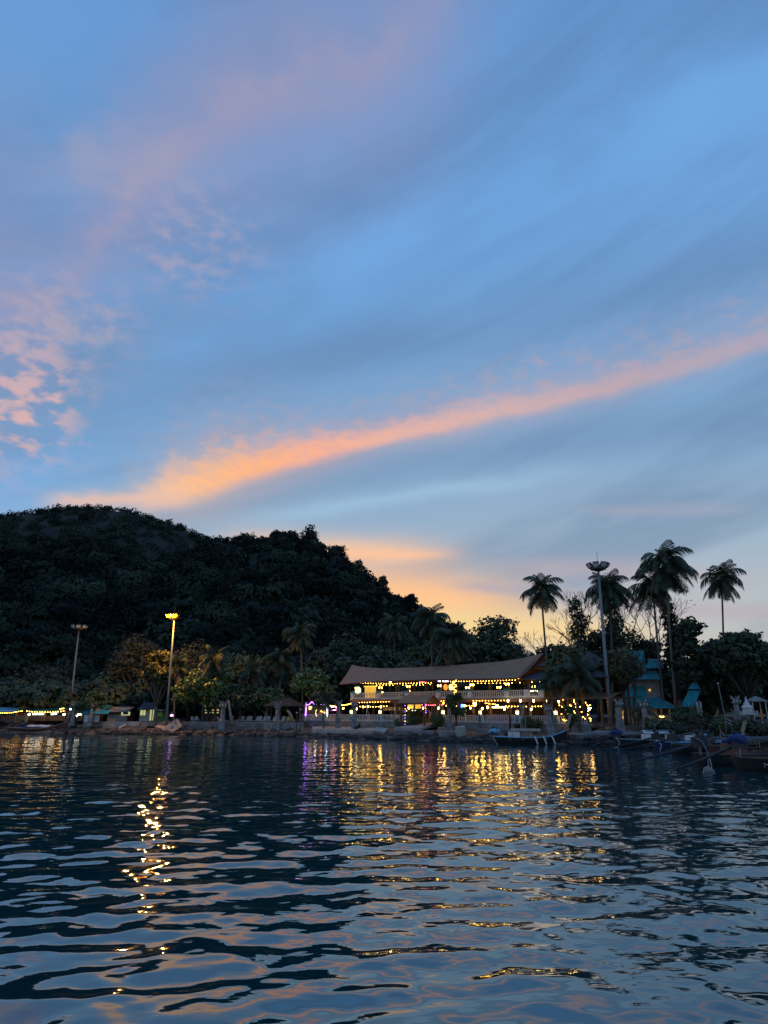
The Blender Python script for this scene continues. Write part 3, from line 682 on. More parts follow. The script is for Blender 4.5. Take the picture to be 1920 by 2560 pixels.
for lb, px, Y, H, Wd, sd, r0 in [
    ('bare branched tree between the left palm and the mast', 1470, 124, 23.0, .50, 3, .30), ('bare tree with crooked limbs left of the tallest palm', 1602, 116, 19.0, .62, 8, .32),
    ('bare tree spreading below the leftmost tall palm', 1395, 130, 18.5, .62, 12, .26), ('bare twisted tree in front of the teal roofs', 1590, 94, 9.0, .55, 21, .2),
    ('dead grey tree behind the burning lamp', 505, 134, 11.0, .45, 17, .2)]:
    b = g_(px, Y); bare_tree(lb, b, H, Wd, sd, r0, 6, bm='bark_pale' if 'grey' in lb else 'bark_dark')
# single trees standing out on the hill
for k, (lb, px, py, hp) in enumerate([('lone tree on the ridge shoulder', 897, 1412, 13), ('small lone tree low on the ridge line', 1030, 1495, 10), ('knotted tree near the end of the rock knobs', 958, 1450, 11)]):
    Y = YB(px) - 2; p = at(px, py + hp * 2.2, Y); root = empty('ridge_tree', p, 0, lb, 'tree'); w = hp * Y / 1856
    MB().tube([(0, 0, -3), (.1, 0, w * 1.6)], [.25, .15], 5).build('trunk', M['bark_dark'], root)
    v, f = leafy([(0, 0, w * 2.6, w * .8, w * .8), (w * .5, 0, w * 1.7, w * .7, w * .5), (-w * .5, 0, w * 1.8, w * .6, w * .5)], 500, .55, 60 + k); link('crown', np_mesh('crown', v, f), M['leaf_dark'], root)
for k, (lb, px, py, hp) in enumerate([('pale domed tree with bare white trunk on the left slope', 150, 1502, 26), ('pale fern like tree on the left slope above the unlit mast', 88, 1592, 20), ('faint grey tree low on the left slope', 45, 1590, 22), ('faint pale tree halfway up the slope right of the lamp', 610, 1512, 16)]):
    Y = 230 + 12 * k; p = at(px, py + hp * 3.2, Y); root = empty('slope_tree', p, 0, lb, 'tree'); w = hp * Y / 1856
    MB().tube([(0, 0, -4), (.1, 0, w * 2)], [.22, .16], 5).build('trunk', M['bark_pale'], root)
    v, f = leafy([(0, 0, w * 2.6, w, w * .6), (w * .6, 0, w * 2.2, w * .7, w * .4), (-w * .6, 0, w * 2.1, w * .6, w * .4)], 900, .42, 70 + k); link('crown', np_mesh('crown', v, f), M['leaf_grey'] if k != 1 else M['leaf_bright'], root)

# rock face showing through the forest
def rock_lump(mb, c, d, seed, n=9, m=7, rz=0.0):
    r = random.Random(seed); ph = [r.uniform(0, 6) for _ in range(6)]
    prof = []; vs, fs = [], []
    for i in range(m + 1):
        t = PI * i / m
        for k in range(n):
            a = 2 * PI * k / n; q = 1 + .22 * math.sin(2 * a + ph[0] + t * 2) + .18 * math.sin(3 * a + ph[1] - t * 3) + r.uniform(-.10, .10)
            x, y, z = math.sin(t) * math.cos(a) * q, math.sin(t) * math.sin(a) * q, math.cos(t) * (1 + .1 * math.sin(a * 2 + ph[2]))
            x, y = x * math.cos(rz) - y * math.sin(rz), x * math.sin(rz) + y * math.cos(rz)
            vs.append((c[0] + x * d[0] / 2, c[1] + y * d[1] / 2, c[2] + z * d[2] / 2))
    for i in range(m):
        for k in range(n): fs.append((i * n + k, (i + 1) * n + k, (i + 1) * n + (k + 1) % n, i * n + (k + 1) % n))
    return mb.add(vs, fs)
p = at(55, 1480, 318); root = empty('rock_face', p, 0, 'pale layered limestone face showing through the forest at the left', 'cliff')
for k, (px, py, w, h) in enumerate([(58, 1462, 9, 6), (38, 1432, 4.5, 5), (70, 1425, 8, 9), (48, 1452, 7, 5), (80, 1400, 5, 7), (44, 1478, 5, 4)]):
    c = at(px, py, 318) - p; b = MB(); rock_lump(b, (c.x, c.y, c.z), (w, 9, h), k); b.build('rock_ledge', M['cliff'], root)

# dense thicket that closes the view between the shore trees and the hill
def make_thicket():
    Tt = [crown_template(130, 40 + k, .85) for k in range(5)]; VV, FF, n0 = [], [], 0; r = np.random.default_rng(9)
    topf = lambda px: np.interp(px, [-300, 0, 300, 560, 700, 860, 1000, 1150, 1250, 1340, 1400, 1480, 1560, 1650, 1700, 1760, 1900, 2300], [1690, 1690, 1680, 1660, 1650, 1630, 1605, 1582, 1578, 1620, 1618, 1612, 1618, 1640, 1650, 1600, 1580, 1570])
    for k in range(1050):
        px = r.uniform(-250, 2200); Y = r.uniform(134, 172) if px < 1350 else r.uniform(118, 150)
        ztop = zat(topf(px) + r.uniform(-6, 26), Y); rad = r.uniform(1.5, 3.0)
        t = r.uniform(0, 1) ** .6; p = pos(px, Y, 2 + (ztop - 2 - rad) * t)
        v, f = Tt[r.integers(5)]; a = r.uniform(0, 2 * PI); q = v * rad
        q = np.stack([q[:, 0] * math.cos(a) - q[:, 1] * math.sin(a) + p.x, q[:, 0] * math.sin(a) + q[:, 1] * math.cos(a) + p.y, q[:, 2] + p.z], 1)
        VV.append(q); FF.append(f + n0); n0 += len(v)
    o = link('thicket', np_mesh('thicket', np.concatenate(VV), np.concatenate(FF)), M['leaf_dark'])
    tag(o, 'dark tangled woodland behind the shore buildings', 'woodland', kind='stuff')
make_thicket()

# ------------------------------------------------------------------ restaurant
A0 = pos(885, 118, 2.05); A1 = pos(1360, 98, 2.05); LD = (A1 - A0); LD.z = 0; SLEN = LD.length; LD.normalize(); ND = Vector((-LD.y, LD.x, 0))
if ND.y < 0: ND = -ND
YAW = math.atan2(LD.y, LD.x)
def fs(px, py, n=0.0):                                # where a column and row meet the facade plane set back by n: (along, height)
    x, y, z = ray(px, py); o = Vector((0, 0, CAM_H)); a = A0 + ND * n
    t = (a - o).dot(ND) / (Vector((x, y, z)).dot(ND)); q = o + Vector((x, y, z)) * t; return (q - a).dot(LD), q.z
def fl(s, n, z): v = A0 + LD * s + ND * n; return Vector((v.x, v.y, z))
GF, UF = 2.05, 5.5                                     # ground floor and balcony level
rest = empty('restaurant', (A0.x, A0.y, 0), YAW, 'two storey open restaurant under a long sagging brown roof, hung with bulbs', 'restaurant')
# local frame of the restaurant: x along the front, y inwards, z up
rp = [fs(px, py, 4.6) for px, py in [(880, 1662), (910, 1668), (960, 1671), (1050, 1668), (1150, 1662), (1250, 1654), (1310, 1645), (1358, 1632)]]
ep = [fs(px, py, -1.7) for px, py in [(848, 1709), (930, 1703), (1000, 1700), (1100, 1697), (1200, 1696), (1295, 1694)]]
g = []
for i in range(33):
    t = i / 32; se = ep[0][0] + (ep[-1][0] - ep[0][0]) * t; sr = rp[0][0] + (rp[-1][0] - rp[0][0]) * t
    ze = float(np.interp(se, [e[0] for e in ep], [e[1] for e in ep])); zr = float(np.interp(sr, [e[0] for e in rp], [e[1] for e in rp])); row = []
    for j in range(9):
        q = j / 8; row.append((se + (sr - se) * q, -1.7 + 6.3 * q, ze + (zr - ze) * (q ** 1.18) + .04 * math.sin(i * 1.7) * math.sin(q * PI)))
    for j in range(1, 9):
        q = j / 8; row.append((sr + (se - sr) * q, 4.6 + 6.3 * q, zr + (ze - zr) * (q ** .85)))
    g.append(row)
MB().sheet(g, .10).build('roof', M['roof'], rest, False)
roof_o = rest.children[-1]
ff = MB(); ff.tube([(r_[0][0], r_[0][1] + .02, r_[0][2] - .12) for r_ in g], .09, 5); ff.build('eave_beam', M['wood_red'], roof_o)
gt = MB()
e, rdg = g[-1][0], g[-1][8]; b_ = g[-1][16]
for q in range(7):
    a = Vector(e).lerp(Vector(rdg), q / 6) + Vector((-.25, .1, -.18)); gt.tube([a, a + Vector((-.25, .25, -.55))], .05, 4)
gt.tube([Vector(e) + Vector((-.3, 0, -.2)), Vector(rdg) + Vector((-.3, 0, -.2))], .09, 5); gt.tube([Vector(b_) + Vector((-.3, 0, -.2)), Vector(rdg) + Vector((-.3, 0, -.2))], .09, 5)
gt.tube([Vector(e) + Vector((-.6, .3, -.75)), Vector(rdg) + Vector((-.6, 0, -.85))], .06, 5)
gt.build('gable_frame', M['wood_red'], roof_o)
S0, S1 = -.6, SLEN + .8
fb = MB(); fb.box(((S0 + S1) / 2, 4.8, UF - .11), (S1 - S0, 10.4, .22)); fb.build('balcony_floor', M['concrete'], rest)
bm_ = MB(); bm_.box(((S0 + S1) / 2, -.1, UF - .40), (S1 - S0 - .5, .18, .34)); bm_.build('floor_beam', M['wood_red'], rest)
gf = MB(); gf.box((SLEN / 2 - 2, 4.0, GF - .15), (SLEN + 18, 12.2, .34)); gf.build('ground_floor', M['concrete_dark'], rest)
ck = MB(); ck.box((SLEN * .5, 10.4, (GF + UF) / 2), (SLEN + 1, .2, UF - GF - .3)); ck.build('back_wall', M['stucco_dark'], rest)
POST = [fs(px, 1740)[0] for px in (885, 950, 1020, 1099, 1178, 1270, 1320, 1356)]
pm = MB().box((0, 0, .5), (.62, .46, 1.0)).mesh('post'); pm.materials.append(M['white']); pc = MB().box((0, 0, 0), (.72, .56, .30)).mesh('post_cap'); pc.materials.append(M['teal'])
bal = MB().lathe([(.055, 0), (.085, .12), (.05, .3), (.085, .5), (.05, .66), (.06, .74)], 6).mesh('baluster'); bal.materials.append(M['white'])
def balustrade(root, s0, s1, n, z, posts, step_=.285, skip=()):
    for a, b in zip([s0] + posts, posts + [s1]):
        if b - a < .8: continue
        if any(a <= q <= b for q in skip): continue
        a2, b2 = a + .3, b - .3
        MB().box(((a2 + b2) / 2, n, z + .90), (b2 - a2, .17, .10)).build('top_rail', M['white'], root)
        MB().box(((a2 + b2) / 2, n, z + .06), (b2 - a2, .17, .12)).build('bottom_rail', M['white'], root)
        k = max(1, int((b2 - a2) / step_))
        for i in range(k): link('baluster', bal, None, root, (a2 + (b2 - a2) * (i + .5) / k, n, z + .115))
balustrade(rest, POST[0], POST[-1], -.28, UF, POST[1:-1])
for i, s in enumerate(POST):
    o = link('post', pm, None, rest, (s, -.28, UF + .002))
    if i != 6: link('post_cap', pc, None, o, (0, 0, 1.0))
for s in POST + [s + .5 * (POST[3] - POST[2]) for s in POST[1:5]]:
    for n in (.5, 5.0, 9.6):
        zt = 8.1 if n != 5.0 else 9.6
        MB().tube([(s, n, GF), (s, n, UF - .24)], .15, 8).build('column', M['wood'], rest)
        MB().tube([(s, n, UF + .002), (s, n, zt - (.3 if n > 8 else 0))], .11, 8).build('column', M['wood'], rest)
tb = MB()
for k in range(9): s = 1.5 + k * 3.4; tb.box((s, 3.2 + (k % 2) * 2.2, UF + .72), (1.2, .8, .06)); tb.tube([(s, 3.2 + (k % 2) * 2.2, UF), (s, 3.2 + (k % 2) * 2.2, UF + .7)], .06, 6)
# (tables stand on the floors; each is a thing)
for k in range(8):
    for fz, n in ((GF, 2.2 + (k % 3) * 1.8),):
        q = fl(2.0 + k * 3.9, n, fz + .022); t_ = empty('dining_table', q, YAW, ['dining table behind the lower balustrade nearest the left end', 'dining table second from the left end of the lower terrace', 'dining table behind the left lit stone pillar', 'dining table beside the entrance porch', 'dining table behind the entrance hedge', 'dining table behind the small round tree', 'dining table with pink cloth behind the pink panel', 'dining table near the right end of the lower terrace'][k], 'table', 'dining tables on the lower terrace')
        MB().box((0, 0, .74), (1.3, .85, .06)).build('table_top', M['pink'] if k == 6 else M['wood_pale'], t_); MB().tube([(0, 0, 0), (0, 0, .71)], .06, 6).build('leg', M['dark_metal'], t_)
        for sx in (-1, 1):
            for sy in (-.3, .3): MB().box((sx * .95, sy, .24), (.42, .40, .44)).box((sx * 1.14, sy, .68), (.05, .40, .46)).build('seat', M['wood'], t_)
# counter with a lit strip, back shelves
cs = fs(1235, 1771, 3.0)[0]
c_ = empty('bar_counter', fl(cs, 5.2, GF + .022), YAW, 'bar counter under a bright strip light on the ground floor', 'bar counter')
MB().box((0, 0, .55), (4.6, .7, 1.1)).build('front_panel', M['wood_red'], c_); MB().box((0, 0, 1.13), (4.8, .9, .06)).build('counter_top', M['wood_pale'], c_)
MB().box((0, -.2, 2.15), (3.4, .12, .20)).build('strip_light', G['tube'], c_); MB().box((0, .1, 2.45), (5.0, 1.2, .12)).build('canopy', M['thatch'], c_)
for sx in (-2.3, 2.3): MB().tube([(sx, .35, 1.16), (sx, .35, 2.39)], .05, 6).build('canopy_post', M['wood'], c_)

# lower terrace: wall, balustrade with triangular posts
TN = -2.2
tw = empty('terrace_wall', (A0.x, A0.y, 0), YAW, 'low grey concrete terrace wall with white balusters in front of the restaurant', 'wall')
sL, sR = fs(747, 1800, TN)[0], fs(1476, 1806, TN)[0]; sg0, sg1 = fs(1046, 1800, TN)[0], fs(1100, 1800, TN)[0]
for a, b in ((sL, sg0), (sg1, sR)): MB().box(((a + b) / 2, TN, 1.55), (b - a, .3, 1.28)).build('wall_panel', M['concrete'], tw)
TP = [fs(px, 1797, TN)[0] for px in (808, 878, 950, 1108, 1201, 1294, 1390)]
balustrade(tw, sL, sg0, TN, 2.195, [q for q in TP if q < sg0]); balustrade(tw, sg1, sR, TN, 2.195, [q for q in TP if q > sg1])
tp = MB().extrude([(-.5, -.2, 0), (.5, -.2, 0), (.2, -.2, 1.15), (-.2, -.2, 1.15)], (0, .4, 0)).mesh('triangular_post'); tp.materials.append(M['white'])
ti = MB().extrude([(-.30, -.215, .1), (.30, -.215, .1), (.10, -.215, 1.0), (-.10, -.215, 1.0)], (0, .01, 0)).mesh('teal_panel'); ti.materials.append(M['teal'])
tl = MB().lathe([(.10, 0), (.16, .05), (.17, .26), (.14, .34)], 8).mesh('lantern_body'); tl.materials.append(G['warm_soft']); tr_ = MB().lathe([(.34, .34), (.3, .4), (.06, .62), (.03, .74)], 8).mesh('lantern_roof'); tr_.materials.append(M['concrete_pale'])
for i, s in enumerate(TP):
    o = link('post', tp, None, tw, (s, TN, 2.195)); link('teal_panel', ti, None, o)
names = ['leftmost', 'second', 'third', 'fourth', 'fifth', 'sixth', 'seventh']
for i, s in enumerate(TP):
    q = fl(s, TN, 2.195 + 1.16); L_ = empty('stone_lantern', q, YAW, f'small lit house shaped lantern on the {names[i]} triangular post of the terrace from the left', 'lantern', 'lanterns on the terrace posts')
    link('lantern_body', tl, None, L_); link('lantern_roof', tr_, None, L_)
pk0, pk1 = fs(1243, 1797, TN)[0], fs(1288, 1797, TN)[0]
pb = empty('pink_banner', fl(pk0, TN + .16, 2.2), YAW, 'pink cloth banner hung behind the terrace balusters', 'banner')
MB().sheet([[(x_, 0, z_) if True else 0 for x_ in np.linspace(0, pk1 - pk0, 12)] for z_ in (.08, .88)], .01).build('cloth', M['pink'], pb)
nrm = pb.children[0].data
for v in nrm.vertices: v.co.y += .03 * math.sin(v.co.x * 7)

# porch with a gabled roof before the entrance
PN = -5.2
ez = fs(990, 1757, PN)[1]; s0, s1 = fs(992, 1757, PN)[0], fs(1064, 1757, PN)[0]; zr = fs(1003, 1738, PN + 2.0)[1]
po = empty('entrance_porch', (A0.x, A0.y, 0), YAW, 'entrance porch with dark gabled roof on timber posts before the restaurant', 'porch')
MB().sheet([[(s0 + (s1 - s0) * i / 8, PN + 2.0 * j / 4, ez + (zr - ez) * j / 4) for i in range(9)] for j in range(5)], .09).sheet([[(s0 + (s1 - s0) * i / 8, PN + 2.02 + 2.0 * j / 4, zr - (zr - ez) * j / 4) for i in range(9)] for j in range(5)], .09).build('roof', M['roof'], po)
tz = zr - ez
for s in (s0 + .15, s1 - .12): MB().extrude([(s, PN + .25, ez + .02), (s, PN + 3.75, ez + .02), (s, PN + 2.0, zr - .25)], (.06, 0, 0)).build('gable_board', M['wood'], po)
for s in (s0 + .5, s1 - .5):
    for n in (PN + .4, PN + 3.6): MB().tube([(s, n, 1.6), (s, n, ez + .1)], .13, 8).build('post', M['wood'], po)
for k in range(5): MB().tube([(s1 + .35 + .12 * k, PN + 1 + .55 * k, 2.0), (s1 + .35 + .1 * k, PN + 1 + .55 * k, ez - .3 + .1 * k)], .045, 5).build('screen_bar', M['wood_pale'], po)
pw = empty('entrance_path', fl((sg0 + sg1) / 2, TN - 2.2, 0), YAW); pw['kind'] = 'structure'
MB().sheet([[(-2.2, -3.2, 1.50), (2.2, -3.2, 1.50)], [(-1.9, 0, 1.78), (1.9, 0, 1.78)], [(-1.7, 2.3, 2.10), (1.7, 2.3, 2.10)]], .3).build('path_slab', M['concrete_pale'], pw)

# signs of the upper floor
def sign_mat(name, bg, ink, s, sc):
    m = bpy.data.materials.new(name); m.use_nodes = True; t = m.node_tree; b = t.nodes['Principled BSDF']
    tc = t.nodes.new('ShaderNodeTexCoord'); mp = t.nodes.new('ShaderNodeMapping'); mp.inputs['Scale'].default_value = sc; t.links.new(tc.outputs['Object'], mp.inputs['Vector'])
    n = t.nodes.new('ShaderNodeTexNoise'); n.inputs['Scale'].default_value = 1; n.inputs['Detail'].default_value = 2; t.links.new(mp.outputs[0], n.inputs['Vector'])
    r = t.nodes.new('ShaderNodeValToRGB'); r.color_ramp.interpolation = 'CONSTANT'; e = r.color_ramp.elements; e[0].color = (*bg, 1); e[1].position = .56; e[1].color = (*ink, 1)
    t.links.new(n.outputs[0], r.inputs[0]); t.links.new(r.outputs[0], b.inputs['Emission Color']); b.inputs['Emission Strength'].default_value = s; b.inputs['Base Color'].default_value = (.5, .4, .1, 1)
    return m
SM = sign_mat('menu_board_print', (1.0, .62, .06), (.85, .24, .02), .75, (9, 9, 5)); SM2 = sign_mat('lower_sign_print', (1.0, .55, .05), (.55, .2, .02), .95, (6, 6, 4))
a = fs(912, 1740, -.05); b = fs(939, 1716, -.05)
sg = empty('menu_board', fl(a[0], -.02, UF), YAW, 'lit yellow menu board with orange print behind the upper rail', 'sign')
MB().box(((b[0] - a[0]) / 2, 0, b[1] - UF - .95), (b[0] - a[0], .08, 1.75)).build('board', SM, sg); MB().box(((b[0] - a[0]) / 2, 0, b[1] - UF + .02), (b[0] - a[0] + .3, .2, .18)).build('top_trim', G['sign'], sg)
for q in (.1, b[0] - a[0] - .1): MB().tube([(q, .1, 0), (q, .1, b[1] - UF - .2)], .04, 5).build('leg', M['wood'], sg)
a = fs(895, 1726, -.05)
sg = empty('round_sign', fl(a[0], -.05, UF), YAW, 'round pale green illuminated sign at the left end of the upper rail', 'sign')
MB().lathe([(.02, -.08), (.56, -.08), (.58, 0), (.56, .08), (.02, .08)], 24).build('disc', G['sign_round'], sg, loc=(0, 0, a[1] - UF), rot=(R(90), 0, 0))
MB().tube([(0, .05, 0), (0, .05, a[1] - UF - .55)], .05, 6).build('pole', M['dark_metal'], sg)
tx = MB()
for k, (x_, w_) in enumerate(((-.2, .08), (-.06, .1), (.08, .06))): tx.box((x_, -.10, a[1] - UF + .16), (w_, .01, .12))
tx.build('lettering', M['dark_metal'], sg)
a = fs(1020, 1772, -.6); b = fs(1051, 1762, -.6)
sg = empty('entrance_sign', fl(a[0], -.6, a[1]), YAW, 'lit yellow sign board hanging above the entrance', 'sign'); w_ = b[0] - a[0]
MB().box((w_ / 2, 0, .32), (w_, .12, .58)).build('board', SM2, sg)
for q in (.2, w_ - .2): MB().tube([(q, 0, .6), (q, 0, UF - .24 - a[1])], .02, 4).build('hanger', M['dark_metal'], sg)
a = fs(962, 1772, 2); sg = empty('notice_panel', fl(a[0], 2, GF + .022), YAW, 'row of pale notices on the wall left of the entrance', 'notice board')
MB().box((1.6, .05, 1.95), (4.2, .06, .66)).build('board', M['wood'], sg)
for k in range(4): MB().box((k * 1.0 + .1, .005, 1.95), (.8, .02, .5)).build('notice', M['cream'], sg)
for q in (-.3, 3.5): MB().tube([(q, .1, 0), (q, .1, 2.2)], .05, 5).build('leg', M['wood'], sg)

# ------------------------------------------------------------------ lights of the restaurant
bulb = MB().ball((0, 0, 0), .044, 6, 4).mesh('bulb'); bulbs = {}
def bulb_mesh(k, r=None):
    key = (k, r)
    if key not in bulbs: m = bulb.copy() if r is None else MB().ball((0, 0, 0), r, 8, 5).mesh('bulb'); m.materials.append(G[k]); bulbs[key] = m
    return bulbs[key]
def string_lights(label, pts, n, kind='warm', sag=.0, r=None, group='strings of bulbs on the restaurant'):
    """bulbs on a cable through points of the place"""
    P_ = [Vector(p) for p in pts]; root = empty('string_lights', P_[0], 0, label, 'string lights', group)
    d = [0.0]
    for a, b in zip(P_, P_[1:]): d.append(d[-1] + (b - a).length)
    def along(t):
        q = t * d[-1]
        for i in range(len(P_) - 1):
            if q <= d[i + 1] + 1e-6: u = (q - d[i]) / max(1e-6, d[i + 1] - d[i]); return P_[i].lerp(P_[i + 1], u) + Vector((0, 0, -sag * 4 * u * (1 - u))) - P_[0]
        return P_[-1] - P_[0]
    MB().tube([along(i / 24) + Vector((0, 0, .1)) for i in range(25)], .012, 3).build('cable', M['black'], root)
    ks = kind if isinstance(kind, (list, tuple)) else [kind]
    for i in range(n): link('bulb', bulb_mesh(ks[i % len(ks)], r), None, root, along((i + .5) / n))
    return root
def sp(px, py, n): s, z = fs(px, py, n); return fl(s, n, z)
string_lights('string of warm bulbs along the left part of the upper eave', [sp(898, 1708, -1.3), sp(990, 1709, -1.3), sp(1082, 1707, -1.3)], 27)
string_lights('string of warm bulbs along the right part of the upper eave', [sp(1110, 1704, -1.3), sp(1200, 1703, -1.3), sp(1292, 1700, -1.3)], 26)
string_lights('short string of warm bulbs on the gable end of the roof', [sp(1288, 1696, -1.2), sp(1318, 1699, 2.2)], 6)
string_lights('string of warm bulbs under the balcony at the left', [sp(882, 1757, -.45), sp(976, 1754, -.45)], 14)
string_lights('string of warm bulbs under the balcony right of the porch', [sp(1084, 1753, -.45), sp(1112, 1753, -.45)], 5)
string_lights('string of warm bulbs under the balcony above the bar', [sp(1180, 1752, -.45), sp(1272, 1751, -.45)], 12)
string_lights('second row of warm bulbs above the bar canopy', [sp(1212, 1758, 2.0), sp(1240, 1761, 2.0)], 8)
string_lights('sagging string of small bulbs from the balcony to the gazebo', [sp(882, 1757, -.6), sp(852, 1763, -2), sp(820, 1764, -3)], 15, 'warm', .1, .06)
string_lights('blue and white bulbs inside the upper floor', [sp(1094, 1703, 2), sp(1122, 1703, 2)], 7, ['blue', 'white'], 0, .09)
string_lights('coloured bulbs on the left porch post', [sp(1013, 1760, PN + .2), sp(1012, 1815, PN + .2)], 7, ['purple', 'warm', 'blue', 'white'], 0, .03)
string_lights('coloured bulbs on the right porch post', [sp(1063, 1758, PN + .2), sp(1065, 1784, PN + .2)], 5, ['blue', 'purple', 'warm'], 0, .035)
string_lights('purple and white party lights inside left of the entrance', [sp(963, 1775, 3), sp(1042, 1776, 3)], 11, ['purple', 'white', 'green', 'white'], .05, .06)
string_lights('red festoon lamps under the porch eave', [sp(1052, 1762, -1), sp(1108, 1762, -1)], 10, 'red', .05, .06)
string_lights('red bulbs under the roof in the middle of the upper floor', [sp(1048, 1705, 1), sp(1066, 1705, 1)], 6, 'red', .02, .06)
string_lights('inner string of small bulbs at the left of the lower floor', [sp(890, 1766, 3), sp(970, 1765, 3)], 12, 'warm', .1, .05)
string_lights('inner string of small bulbs behind the small round tree', [sp(1112, 1764, 2.5), sp(1190, 1763, 2.5)], 12, 'warm', .1, .05)
string_lights('inner string of small bulbs at the right of the lower floor', [sp(1262, 1765, 2.5), sp(1380, 1764, 2.5)], 16, 'warm', .1, .05)
string_lights('inner string of small bulbs deep in the upper floor', [sp(930, 1712, 5), sp(1080, 1711, 5)], 18, 'warm', .1, .045)
string_lights('inner string of small bulbs deep in the right upper floor', [sp(1190, 1708, 5), sp(1345, 1704, 5)], 16, 'warm', .1, .045)
# lights wound round the palm trunk that passes through both floors
q = pos(1137, 113.2, 5); rt = empty('wound_lights', (q.x, q.y, 5.0), 0, 'white bulbs wound in a spiral round the palm trunk between the floors', 'string lights')
cb = [Vector((math.cos(t * .9) * .27, -abs(math.sin(t * .9)) * .27 - .05, t * .115)) for t in range(0, 32)]
MB().tube(cb, .012, 3).build('cable', M['black'], rt)
for i, c in enumerate(cb):
    if i % 1 == 0: link('bulb', bulb_mesh('warm', .06), None, rt, c)
rt2 = empty('wound_lights', (q.x, q.y - 1.2, 1.9), 0, 'white bulbs wound round the trunk below the balcony', 'string lights')
MB().tube([(c.x, c.y, c.z * .75) for c in cb[:22]], .012, 3).build('cable', M['black'], rt2)
for i, c in enumerate(cb[:22:2]): link('bulb', bulb_mesh('warm', .06), None, rt2, (c.x, c.y, c.z * .75))
# lanterns: flared glass shade on a bracket or post
shade = MB().lathe([(.025, -.12), (.045, -.10), (.09, .05), (.07, .08)], 8).mesh('shade'); shade.materials.append(G['warm_soft'])
shade_w = shade.copy(); shade_w.materials.clear(); shade_w.materials.append(G['white'])
lcap = MB().lathe([(.11, .085), (.09, .11), (.015, .17)], 8).mesh('cap'); lcap.materials.append(M['dark_metal'])
def lamp_post(label, px, pys, n, base_z, white=False, big=1.0, cluster=1):
    s, z = fs(px, pys, n); b = fl(s, n, base_z); root = empty('lamp_post', b, YAW, label, 'lamp', 'lamp posts of the restaurant')
    MB().tube([(0, 0, 0), (0, 0, z - base_z - .25 * big)], .035, 5).build('pole', M['white'] if white else M['dark_metal'], root)
    offs = [(0, 0)] if cluster == 1 else [(-.22, 0), (.22, 0)] if cluster == 2 else [(-.24, 0), (.24, 0), (.42, -.75)] if cluster == 3 else [(-.22, 0), (.22, 0), (-.2, -.7), (.2, -.7)]
    for dx, dz in offs:
        o = link('shade', shade_w if white else shade, None, root, (dx, 0, z - base_z + dz), None, (big, big, big)); link('cap', lcap, None, o)
        if cluster > 1: MB().tube([(0, 0, z - base_z - .3 + dz), (dx, 0, z - base_z - .2 + dz)], .025, 4).build('arm', M['dark_metal'], root)
for lb, px, py, c, bg in [('single lantern beside the round sign', 889, 1720, 1, 1.1), ('triple lantern left of the middle on the upper rail', 951, 1719, 3, 1.1), ('quadruple lantern on the upper rail above the porch', 1021, 1716, 4, 1.1),
        ('double lantern left of the wound palm trunk', 1098, 1714, 2, 1.1), ('double lantern right of the wound palm trunk', 1169, 1719, 2, 1.15), ('high double lantern over the fifth upper post', 1180, 1712, 2, 1.2),
        ('double lantern in the middle of the right upper bays', 1247, 1718, 2, 1.15), ('high double lantern on the sixth upper post', 1268, 1710, 2, 1.1), ('double lantern near the strip lit bay', 1334, 1716, 2, 1.15), ('double lantern at the right end of the upper rail', 1352, 1704, 2, 1.1),
        ('bright single lantern at the left part of the eave', 976, 1706, 1, 1.7)]:
    lamp_post(lb, px, py, .15, UF + .002, False, bg, c)
for lb, px, py, n, w, bg in [('lamp post at the left end of the terrace', 858, 1771, -1, False, 1.5), ('lamp post second from the left on the terrace', 891, 1772, -1, False, 1.5), ('slim lamp left of the tall white pole', 908, 1767, -.3, False, 1.3), ('slim lamp right of the tall white pole', 920, 1766, -.3, False, 1.3),
        ('lamp beside the lit stone pillar', 952, 1767, -.6, False, 1.4), ('flared lamp left under the entrance sign', 1022, 1770, -1.2, False, 1.4), ('flared lamp right under the entrance sign', 1058, 1770, -1.2, False, 1.4), ('flared lamp right of the porch', 1096, 1770, -1.2, False, 1.5),
        ('lamp left of the small round tree', 1108, 1758, -.5, False, 1.2), ('lamp high right of the small round tree', 1161, 1764, -.8, True, 1.3), ('lamp low right of the small round tree', 1164, 1774, -1.0, True, 1.2), ('lamp beside the bar stools', 1176, 1770, -.5, False, 1.2),
        ('large blazing lamp left of the bar', 1187, 1760, -.7, False, 2.6), ('lamp post at the bar front left', 1206, 1771, -.6, False, 1.5), ('lamp post at the bar front middle', 1219, 1768, -.6, False, 1.6), ('lamp post at the bar front right', 1243, 1764, -.6, False, 1.5), ('lamp right of the bar', 1261, 1773, -.6, False, 1.3),
        ('lamp behind the dark bent post', 1328, 1773, -.6, True, 1.4), ('white lamp under the trees right of the restaurant', 1473, 1772, -1, True, 1.6), ('lamp behind the fairy light tree', 1441, 1768, 0, False, 1.1)]:
    lamp_post(lb, px, py, n, GF + .022, w, bg)
for i, (px, py) in enumerate([(1270, 1752), (1301, 1752), (1334, 1752), (1367, 1752), (1397, 1754)]):
    s, z = fs(px, py, -.9); root = empty('hanging_lamp', fl(s, -.9, z), YAW, ['leftmost', 'second', 'third', 'fourth', 'rightmost'][i] + ' of five bright lamps hanging below the right part of the balcony', 'lamp', 'lamps below the balcony')
    link('shade', shade_w, None, root, None, None, (1.5, 1.5, 1.5)); MB().tube([(0, 0, .3), (0, .4, .55)], .02, 4).build('arm', M['dark_metal'], root)
